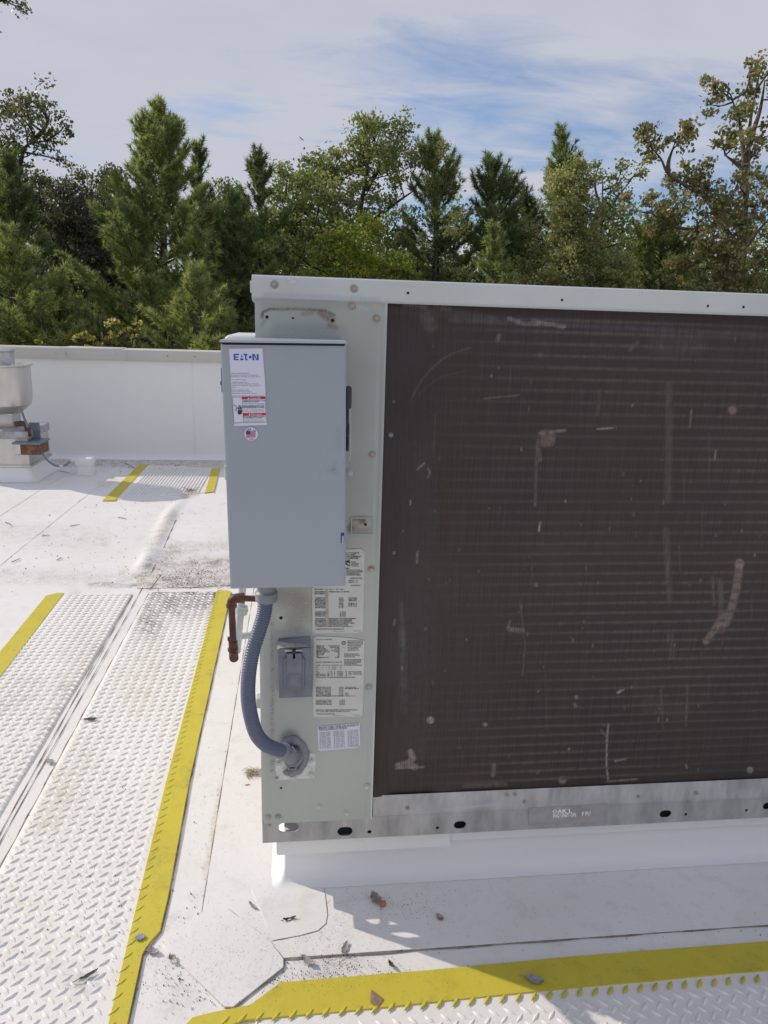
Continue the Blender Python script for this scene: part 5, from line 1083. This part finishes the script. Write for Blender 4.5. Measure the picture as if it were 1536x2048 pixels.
def broadleaf(label, Y, trunk, blobs, leaf=.10, dens=1.0, m=M_OAK, bark=M_BARK, tint=(.2, .8), name='broadleaf_tree', depth=.8, clump=.30, r0=.12, cat='tree', limbs=(), group='trees beyond the parapet', droop=0.0, gapy=0.0):
    """trunk: photo polyline bottom->top at distance Y; blobs (px,py,r px) of foliage"""
    T = [face(x, y, Y) for x, y in trunk]; base = np.array([T[0][0], Y, ZG])
    o = thing(name, label, cat, base, group); sc_ = FPX/(Y-CAM[1])
    bm = bmesh.new(); path = spline([base]+T, 40); nP = len(path)
    tube(bm, path, [r0*(1-.86*k/(nP-1)) for k in range(nP)], 7)
    tp = np.array([list(p) for p in path]); allC = []; allT = []; CL = []
    for lp in limbs:
        q = spline([face(x, y, Y+dy) for x, y, dy in lp], 24); tube(bm, q, [r0*.5*(1-.8*k/(len(q)-1)) for k in range(len(q))], 6)
        tp = np.vstack([tp, np.array([list(p) for p in q])])
    for bi, (px, py, rp) in enumerate(blobs):
        r = rp*1.08/sc_; c = face(px, py, Y)+np.array([0, random.uniform(-1, 1)*depth, 0])
        below = tp[tp[:, 2] < c[2]+.1]; below = below if len(below) else tp[:1]
        s = below[np.argmin(np.linalg.norm(below-c-np.array([0, 0, -r*.8]), axis=1))]
        mid = (s+c)/2+rng.normal(0, .12*r+.03, 3)+np.array([0, 0, -.08*r])
        L_ = np.linalg.norm(c-s); rr_ = min(r0*.35, .012+.018*L_)
        tube(bm, spline([s, mid, c], 8), [rr_*(1-.6*k/8) for k in range(9)], 5)
        nc = max(3, int((r/clump)**2*4.2*dens))
        d = unit(rng.normal(size=(nc, 3))); rad_ = r*rng.uniform(.25, 1.0, nc)**.6
        cc = c+d*rad_[:, None]*np.array([1, .9, .92])
        for q in cc:
            if random.random() < .55: tube(bm, [Vector(c), Vector((c+q)/2+rng.normal(0, .04, 3)), Vector(q)], [.012, .009, .004], 3, cap=False)
        CL.append(cc)
    CL = np.vstack(CL); nl = int(58*dens*(clump/.3)**1.7*(.10/leaf)**1.7)+8
    cs_r = clump*rng.uniform(.55, 1.15, len(CL)); ct = rng.uniform(tint[0], tint[1], len(CL))
    C = np.repeat(CL, nl, 0)+np.clip(rng.normal(size=(len(CL)*nl, 3)), -2.1, 2.1)*np.repeat(cs_r, nl)[:, None]*.5*np.array([1, 1, .7])
    t = np.repeat(ct, nl)+rng.normal(0, .18, len(C))
    A = unit(rng.normal(size=C.shape)+np.array([0, 0, -.5-droop])); B = unit(np.cross(A, rng.normal(size=C.shape)))
    sz = leaf*rng.uniform(.5, 1.1, len(C))[:, None]
    if gapy: pass
    quads_mesh('crown', C, A*sz*.55, B*sz*.36, t, m, o)
    bmesh.ops.recalc_face_normals(bm, faces=bm.faces); frombm('trunk', bm, bark, o, smooth=True, recalc=False)
    return o
def pine(label, Y, px, ytop, ybot, wpx, m=M_PINE, shape=1.0, dens=1.0, needle=.15, lean=0, tint=(.2, .8), top=.22, name='pine_tree', group='trees beyond the parapet', spread=.55, sparse=0.0, flat_=1.0):
    """wpx: half width in px at the bottom of the view"""
    tpv = face(px, ytop, Y); bt = face(px+lean, ybot, Y); sc_ = FPX/(Y-CAM[1]); Wm = wpx*1.28/sc_; needle *= .98; spread *= 1.45; top *= .55
    base = np.array([bt[0], Y, ZG]); o = thing(name, label, 'tree', base, group); Ht = tpv[2]; Hv = tpv[2]-bt[2]
    bm = bmesh.new(); path = spline([base, bt, (bt+tpv)/2+np.array([.06, .05, 0]), tpv], 24)
    r0 = .03+.018*Hv; tube(bm, path, [r0*1.6*(1-.93*k/(len(path)-1))+.006 for k in range(len(path))], 7)
    PA = np.array([list(p) for p in path]); TP, TD = [], []
    def axis(z): 
        return np.array([np.interp(z, PA[:, 2], PA[:, 0]), np.interp(z, PA[:, 2], PA[:, 1]), z])
    z = Ht-.05
    while z > bt[2]-.6:
        d = Ht-z; f = min(1, (d/Hv))
        Lb = (top+(Wm-top)*f**shape); nb = random.choice((3, 4, 4, 5)); a0 = random.uniform(0, 6.28)
        for k in range(nb):
            if random.random() < sparse+.10: continue
            a = a0+k*6.283/nb+random.uniform(-.3, .3); L_ = Lb*random.choice((.45, .7, .85, 1.0, 1.0, 1.22) if d > 1.2 else (.7, 1.0, 1.15))*random.uniform(.85, 1.1)*min(1, .35+d*.9); el = R_(np.interp(f, [0, .3, 1], [62, 38, 14]))+random.uniform(-.12, .12)
            p0 = axis(z+random.uniform(-.06, .06)); h = np.array([math.cos(a), math.sin(a)*flat_, 0])
            p1 = p0+h*L_*.55*math.cos(el)+np.array([0, 0, L_*.5*math.sin(el)-.04*L_]); p2 = p0+h*L_*math.cos(el)+np.array([0, 0, L_*math.sin(el)*1.0+.14*L_])
            sp_ = spline([p0, p1, p2], 8); tube(bm, sp_, [max(.006, .010+.012*L_)*(1-.8*j/8) for j in range(9)], 4, cap=False)
            S_ = np.array([list(q) for q in sp_]); bd = unit(p2-p0)
            nt = max(2, int(L_/.135*dens))
            for j in range(nt):
                t = .30+.70*(j+random.random())/nt; q = S_[min(8, int(t*8))]*(1-(t*8 % 1))+S_[min(8, int(t*8)+1)]*(t*8 % 1)
                TP.append(q); TD.append(unit(bd+np.array([0, 0, .5])))
                # side shoots
                for sd in (-1, 1):
                    if random.random() < .75:
                        ls = (.16+.42*L_*(1-t)*1.0+.10)*random.uniform(.5, 1.2); sdv = unit(np.cross(bd, [0, 0, 1.])*sd+bd*.9+np.array([0, 0, random.uniform(.1, .6)])); e = q+sdv*ls
                        tube(bm, [Vector(q), Vector(e)], [.007, .004], 3, cap=False)
                        for w in ((.5, 1.0) if ls > .22 else (1.0,)): TP.append(q+sdv*ls*w); TD.append(unit(sdv+np.array([0, 0, .5])))
            TP.append(S_[-1]); TD.append(unit(bd+np.array([0, 0, .7])))
        z -= random.choice((.10, .17, .24, .36) if d > 1.2 else (.12, .2))*(1+.25*f)
    for j in range(6): TP.append(axis(Ht-.05-.09*j)+np.array([0, 0, .06])); TD.append(np.array([0, 0, 1.]))
    TP = np.array(TP); TD = np.array(TD); nn = int(24*dens)+2
    P0 = np.repeat(TP, nn, 0); D0 = np.repeat(TD, nn, 0); P0 = P0-D0*rng.uniform(0, .10, len(P0))[:, None]
    D = unit(D0*.95+rng.normal(size=P0.shape)*spread)*(needle*rng.uniform(.7, 1.15, len(P0)))[:, None]
    W = unit(np.cross(D, rng.normal(size=D.shape)))*.0088
    t = np.repeat(np.where(rng.random(len(TP)) < .25, 1.0, 1.0)*rng.uniform(tint[0], tint[1], len(TP)), nn)+.12+rng.normal(0, .12, len(P0))
    needles_mesh('crown', P0, D, W, t, m, o)
    frombm('trunk', bm, M_BARK, o, smooth=True, recalc=False); return o

# far woodland: reads as one mass behind
NW = 108000
bx = rng.uniform(-20, 26, 900); top_ = 4.2+1.1*np.sin(bx*.6+1)+.7*np.sin(bx*1.7)+rng.uniform(-.5, .5, 900)
bz = ZG+(top_-ZG)*rng.uniform(0.35, 1, 900)**.85; by = rng.uniform(25, 29, 900)
CC = np.stack([bx, by, bz], 1); C = np.repeat(CC, NW//900, 0)+np.clip(rng.normal(size=(900*(NW//900), 3)), -2, 2)*np.array([.55, .55, .42])
A = unit(rng.normal(size=C.shape)); B = unit(np.cross(A, rng.normal(size=C.shape))); s_ = rng.uniform(.09, .20, len(C))[:, None]
wood = quads_mesh('woodland', C, A*s_*.6, B*s_*.45, np.repeat(rng.uniform(0, .7, 900), NW//900)+rng.normal(0, .15, len(C)), M_PINED, None)
tag(wood, 'dense dark woodland filling the gaps far behind the front trees', 'woodland', kind='stuff')
NW = 60000; n_c = 520
bx = rng.uniform(-13, 17, n_c); top2 = 3.5+.9*np.sin(bx*.9+2)+.6*np.sin(bx*2.3); bz = 0.5+(top2-.5)*rng.uniform(0, 1, n_c)**.8; by = rng.uniform(20.5, 23, n_c)
CC = np.stack([bx, by, bz], 1); C = np.repeat(CC, NW//n_c, 0)+np.clip(rng.normal(size=(n_c*(NW//n_c), 3)), -2.1, 2.1)*np.array([.32, .32, .26])
A = unit(rng.normal(size=C.shape)); B = unit(np.cross(A, rng.normal(size=C.shape))); s_ = rng.uniform(.06, .12, len(C))[:, None]
tag(quads_mesh('thicket', C, A*s_*.6, B*s_*.42, np.repeat(rng.uniform(0, .75, n_c), NW//n_c)+rng.normal(0, .15, len(C)), M_OAK, None), 'mixed green thicket filling the gaps between the tree trunks', 'thicket', kind='stuff')
NW = 26000; n_c = 420
bx = rng.uniform(-16, 20, n_c); bz = rng.uniform(-3.5, 1.9, n_c)+.5*np.sin(bx); by = rng.uniform(18.5, 22, n_c)
CC = np.stack([bx, by, bz], 1); C = np.repeat(CC, NW//n_c, 0)+rng.normal(size=(n_c*(NW//n_c), 3))*np.array([.45, .45, .35])
A = unit(rng.normal(size=C.shape)); B = unit(np.cross(A, rng.normal(size=C.shape))); s_ = rng.uniform(.07, .15, len(C))[:, None]
tag(quads_mesh('undergrowth', C, A*s_*.6, B*s_*.45, np.repeat(rng.uniform(0, .6, n_c), NW//n_c), M_PURP, None), 'dark brown green undergrowth below the trees', 'undergrowth', kind='stuff')

broadleaf('tall sparse broadleaf tree with a bent limb at the left edge of the view', 17, [(-8, 640), (0, 560), (5, 480), (-2, 380), (-10, 300), (0, 230)],
    [(8, 205, 26), (30, 232, 26), (0, 260, 34), (35, 285, 30), (62, 248, 20), (95, 210, 26), (112, 222, 22), (88, 245, 22), (138, 258, 16), (118, 268, 18), (96, 292, 20), (78, 300, 15), (108, 312, 12), (10, 330, 34), (45, 345, 22), (20, 395, 40), (-20, 300, 40), (-20, 420, 50), (58, 225, 14)],
    leaf=.085, dens=.62, m=M_GUM, tint=(0, .45), limbs=[[(10, 450, 0), (38, 340, .1), (48, 300, .2), (62, 287, .2), (92, 282, .2)], [(5, 480, 0), (30, 400, .1), (12, 320, .2), (0, 280, .2)], [(62, 287, .2), (90, 255, .2), (100, 225, .2)]], clump=.24, r0=.13)
pine('bushy mid green pine rising at the left edge of the view', 16, 20, 330, 700, 95, dens=1.1, tint=(.15, .6), m=M_PINED)
pine('low bright green pine at the left edge just above the coping', 14, 18, 480, 720, 115, dens=1.15, tint=(.4, 1.0))
pine('small slender pine standing before the dark brown trees on the left', 14.5, 112, 572, 720, 50, dens=1.0, tint=(.25, .75), top=.18)
broadleaf('dark purplish brown tree with thin foliage left of the big pine', 20, [(120, 700), (125, 560), (130, 450), (125, 400)],
    [(100, 395, 30), (130, 400, 34), (90, 440, 38), (130, 450, 40), (160, 430, 30), (100, 500, 44), (145, 510, 42), (85, 560, 44), (130, 580, 50), (175, 560, 40), (110, 640, 50), (165, 640, 50), (120, 372, 14), (96, 372, 12)],
    leaf=.09, dens=1.0, m=M_PURP, tint=(.1, .8), clump=.28)
broadleaf('grey brown broadleaf tree peeping out left of the big pine top', 21, [(200, 700), (205, 520), (205, 420)],
    [(180, 375, 24), (205, 358, 22), (232, 352, 18), (215, 390, 32), (180, 410, 32), (230, 420, 34), (165, 470, 38), (205, 480, 42), (190, 560, 50), (230, 540, 40), (160, 610, 40)],
    leaf=.09, dens=1.0, m=M_PURP, tint=(.35, 1.0), clump=.28)
pine('tallest and broadest pine left of the equipment with a pointed top', 16.5, 318, 222, 715, 175, dens=1.3, tint=(.25, .85), shape=.95, top=.12, lean=5)
pine('slim pine spire close behind the right shoulder of the broad pine', 19, 398, 298, 700, 70, dens=1.0, m=M_PINED, tint=(.1, .6), shape=1.0, sparse=.15)
pine('young bright green pine in front of the broad pine beside the switch box', 13.5, 392, 556, 725, 72, dens=1.25, tint=(.45, 1.0), shape=.7, top=.2)
broadleaf('mixed leafy tree filling the gap behind the switch box', 21, [(450, 700), (450, 520), (452, 420)],
    [(452, 368, 16), (440, 400, 24), (465, 400, 24), (430, 440, 34), (470, 450, 34), (440, 500, 44), (480, 520, 44), (430, 570, 50), (480, 600, 50)], leaf=.09, dens=.9, m=M_OAK, tint=(.0, .6), clump=.28)
pine('dark pine with a narrow tip left of the large leafy tree', 18, 517, 320, 700, 90, dens=1.15, m=M_PINED, tint=(.15, .7), shape=.8, sparse=.08, top=.15)
pine('shorter dark pine hugging the left corner of the equipment', 16.5, 470, 400, 720, 62, dens=1.1, m=M_PINED, tint=(.2, .7), shape=.7)
broadleaf('largest leafy tree, its high ragged crown behind the unit top', 19, [(700, 640), (705, 520), (715, 450), (728, 380), (740, 300)],
    [(738, 240, 20), (762, 262, 20), (728, 265, 22), (800, 250, 24), (812, 268, 16), (780, 280, 30), (745, 290, 36), (710, 285, 26), (715, 310, 34), (760, 320, 34), (800, 310, 22), (825, 300, 14), (680, 305, 20), (668, 325, 26), (640, 305, 18), (625, 312, 14), (650, 345, 34), (610, 345, 22), (690, 350, 34), (730, 360, 36), (770, 360, 26), (560, 340, 20), (575, 360, 24), (545, 375, 22), (600, 380, 34), (570, 405, 32), (640, 400, 40), (690, 410, 40), (740, 410, 36), (600, 440, 40), (650, 460, 44), (700, 470, 40), (560, 450, 34), (580, 500, 44), (640, 520, 44), (780, 395, 18), (800, 350, 20), (830, 335, 20), (848, 330, 16)],
    leaf=.095, dens=.82, m=M_OAK, tint=(.15, .95), limbs=[[(712, 470, 0), (760, 430, .2), (800, 400, .3), (830, 380, .3)], [(712, 470, 0), (660, 400, .2), (620, 350, .3)], [(705, 500, 0), (640, 450, .2), (580, 400, .3), (545, 370, .3)], [(730, 380, 0), (770, 320, .1), (800, 265, .1)]], clump=.26, r0=.15)
broadleaf('yellow green leafy bush glowing in front of the largest tree', 15.5, [(690, 640), (695, 560), (700, 500)],
    [(745, 440, 22), (735, 470, 26), (690, 480, 26), (660, 500, 30), (705, 515, 34), (750, 510, 32), (650, 540, 34), (690, 560, 40), (740, 555, 38), (785, 545, 34), (640, 580, 40), (800, 590, 40), (720, 600, 45)],
    leaf=.085, dens=1.15, m=M_LIME, tint=(.1, .9), name='leafy_bush', clump=.24, r0=.07)
broadleaf('small yellowing tree between the largest tree and the row of pines', 18.5, [(770, 640), (772, 540), (775, 470)],
    [(765, 400, 14), (790, 440, 22), (770, 470, 28), (800, 490, 30), (780, 520, 36), (815, 540, 36)], leaf=.09, dens=.8, m=M_OAK, tint=(.3, 1.0), clump=.25, r0=.07)
pine('rounded pine mingled with leafy shoots right of the largest tree', 18, 868, 290, 660, 78, dens=1.1, tint=(.15, .7), shape=.5, top=.3, sparse=.1)
broadleaf('leafy sapling threaded through the rounded pine', 17.5, [(870, 640), (872, 540), (880, 400)],
    [(850, 300, 14), (880, 305, 16), (895, 340, 16), (850, 420, 20), (895, 420, 22), (905, 460, 26), (860, 480, 28), (890, 520, 32), (845, 540, 32), (910, 560, 34)], leaf=.08, dens=.75, m=M_OLIVE, tint=(0, .7), clump=.24, r0=.06)
pine('dark spreading pine with upswept candles above the coil', 17.5, 985, 334, 660, 66, m=M_PINED, dens=1.1, tint=(.15, .65), shape=.45, top=.35, sparse=.12)
pine('short narrow pine tip below the dark spreading pine', 15.5, 984, 470, 640, 34, dens=1.0, tint=(.35, .8), top=.12)
pine('small dark pine tuft between the dark pine and the olive tree', 19, 1050, 395, 640, 42, m=M_PINED, dens=1.0, tint=(.1, .5), shape=.6, sparse=.1)
pine('neat pointed pine top rising behind the olive leafy tree', 18.5, 1124, 268, 640, 62, dens=1.25, tint=(.2, .7), shape=.75, top=.12)
broadleaf('olive green leafy tree, dense and pale, right of the dark pines', 16.5, [(1140, 660), (1142, 540), (1150, 440), (1160, 380)],
    [(1110, 345, 16), (1140, 350, 20), (1160, 335, 18), (1105, 375, 26), (1145, 385, 32), (1180, 360, 16), (1100, 420, 34), (1150, 430, 38), (1075, 470, 34), (1120, 480, 42), (1170, 480, 34), (1060, 520, 36), (1105, 540, 44), (1160, 540, 44), (1210, 540, 40), (1060, 580, 40), (1130, 590, 50), (1200, 590, 50), (1250, 570, 36)],
    leaf=.075, dens=1.15, m=M_OLIVE, tint=(.15, .85), clump=.24, r0=.09)
broadleaf('open grey green tree with thin twigs right of the olive tree', 18, [(1200, 640), (1200, 520), (1205, 430), (1205, 360)],
    [(1202, 330, 18), (1190, 350, 18), (1215, 360, 22), (1205, 385, 24), (1260, 355, 12), (1250, 375, 20), (1235, 400, 24), (1205, 420, 26), (1245, 435, 26), (1215, 460, 30), (1180, 440, 24), (1250, 470, 26), (1230, 500, 34), (1275, 480, 20)],
    leaf=.085, dens=.65, m=M_OAK, tint=(.1, .7), clump=.24, r0=.08, limbs=[[(1203, 440, 0), (1235, 395, .1), (1268, 352, .1)], [(1203, 420, 0), (1190, 370, .1), (1200, 320, .1)]])
pine('low green pine filling the dip before the autumn tree', 17, 1320, 455, 650, 80, dens=1.05, tint=(.25, .8), shape=.4, top=.5)
broadleaf('shaded low broadleaf behind the low green pine', 20, [(1300, 650), (1300, 560), (1305, 500)],
    [(1280, 470, 24), (1310, 490, 30), (1270, 530, 38), (1330, 540, 40), (1380, 560, 40), (1290, 590, 44), (1350, 600, 44)], leaf=.09, dens=.9, m=M_OAK, tint=(0, .5), clump=.27, r0=.08)
broadleaf('big autumn tinted tree with crooked limbs at the right of the view', 15.5, [(1470, 660), (1475, 520), (1490, 420), (1495, 330), (1500, 250), (1512, 180)],
    [(1275, 275, 13), (1290, 262, 15), (1300, 290, 17), (1322, 280, 18), (1345, 262, 18), (1362, 270, 16), (1380, 262, 12), (1345, 290, 16), (1305, 245, 11), (1330, 305, 12),
     (1445, 155, 18), (1440, 175, 18), (1460, 190, 18), (1470, 160, 18), (1500, 140, 20), (1530, 130, 16), (1515, 165, 22), (1540, 170, 30), (1470, 215, 18), (1455, 240, 14), (1520, 210, 22), (1545, 240, 26), (1475, 260, 14), (1450, 280, 20), (1470, 290, 18), (1440, 300, 14), (1412, 300, 14), (1415, 320, 12), (1530, 290, 26), (1510, 310, 20),
     (1372, 345, 18), (1400, 340, 24), (1430, 350, 26), (1395, 370, 28), (1425, 385, 30), (1455, 370, 20), (1360, 365, 16), (1290, 395, 16), (1320, 395, 20), (1305, 415, 18), (1345, 410, 24), (1370, 415, 28), (1330, 440, 28), (1400, 430, 34), (1440, 425, 34), (1480, 400, 26), (1520, 400, 34), (1540, 350, 30), (1500, 450, 36), (1450, 470, 40), (1390, 480, 38), (1420, 530, 44), (1480, 530, 46), (1530, 500, 40), (1370, 540, 34), (1540, 570, 44), (1450, 590, 44), (1400, 590, 34), (1500, 600, 40)],
    leaf=.105, dens=.80, m=M_GUM, bark=M_BARKL, tint=(.25, 1.0), limbs=[[(1478, 500, 0), (1440, 440, .1), (1410, 395, .1), (1370, 370, .1), (1335, 345, .1), (1322, 318, .1), (1300, 292, .1)], [(1335, 345, .1), (1338, 320, .1), (1350, 285, .1)], [(1490, 340, 0), (1470, 325, .1), (1450, 310, .1)], [(1490, 330, 0), (1480, 250, .1), (1465, 200, .1)], [(1475, 520, 0), (1510, 470, .1), (1545, 430, .1)], [(1440, 440, .1), (1400, 460, .1), (1340, 450, .1), (1300, 425, .1)], [(1500, 280, 0), (1520, 220, .1), (1530, 160, .1)]], clump=.20, r0=.13)
broadleaf('tall tree whose leafy tip just enters the top left corner', 15, [(-150, 640), (-140, 400), (-120, 200), (-90, 60)], [(2, 4, 9), (14, -4, 10), (30, 2, 6), (-30, 0, 26), (-70, 40, 40), (-100, 100, 50), (-120, 0, 50), (-130, 180, 50), (-60, -60, 50)], leaf=.07, dens=.7, m=M_GUM, tint=(0, .3), clump=.18, r0=.12, depth=.4, limbs=[[(-110, 120, 0), (-50, 30, 0), (10, -2, 0)]])
# sapling right behind the parapet
broadleaf('yellow leaved sapling poking up just over the coping', 6.8, [(205, 720), (208, 690), (212, 660)],
    [(160, 672, 7), (172, 668, 7), (150, 678, 5), (185, 680, 8), (205, 676, 7), (196, 690, 7), (222, 640, 5), (214, 648, 5), (228, 645, 4), (230, 682, 7), (245, 665, 7), (252, 658, 5), (236, 676, 6), (268, 652, 4), (276, 648, 4), (270, 672, 6), (258, 685, 7), (180, 695, 6), (222, 668, 4)],
    leaf=.032, dens=.8, m=M_YSAP, tint=(.0, 1.0), clump=.040, r0=.006, name='sapling', cat='sapling', depth=.06, limbs=[[(205, 715, 0), (190, 690, 0), (165, 672, 0)], [(208, 710, 0), (215, 670, 0), (222, 642, 0)], [(212, 712, 0), (245, 675, 0), (276, 648, 0)], [(212, 712, 0), (235, 690, 0), (252, 662, 0)]], group=None)
broadleaf('tiny green shoot behind the coping above the exhaust fan', 6.8, [(88, 712), (88, 700)], [(85, 690, 5), (96, 695, 5), (78, 684, 3)], leaf=.035, dens=1.0, m=M_LIME, clump=.025, r0=.004, name='sapling', cat='sapling', depth=.05, group=None)
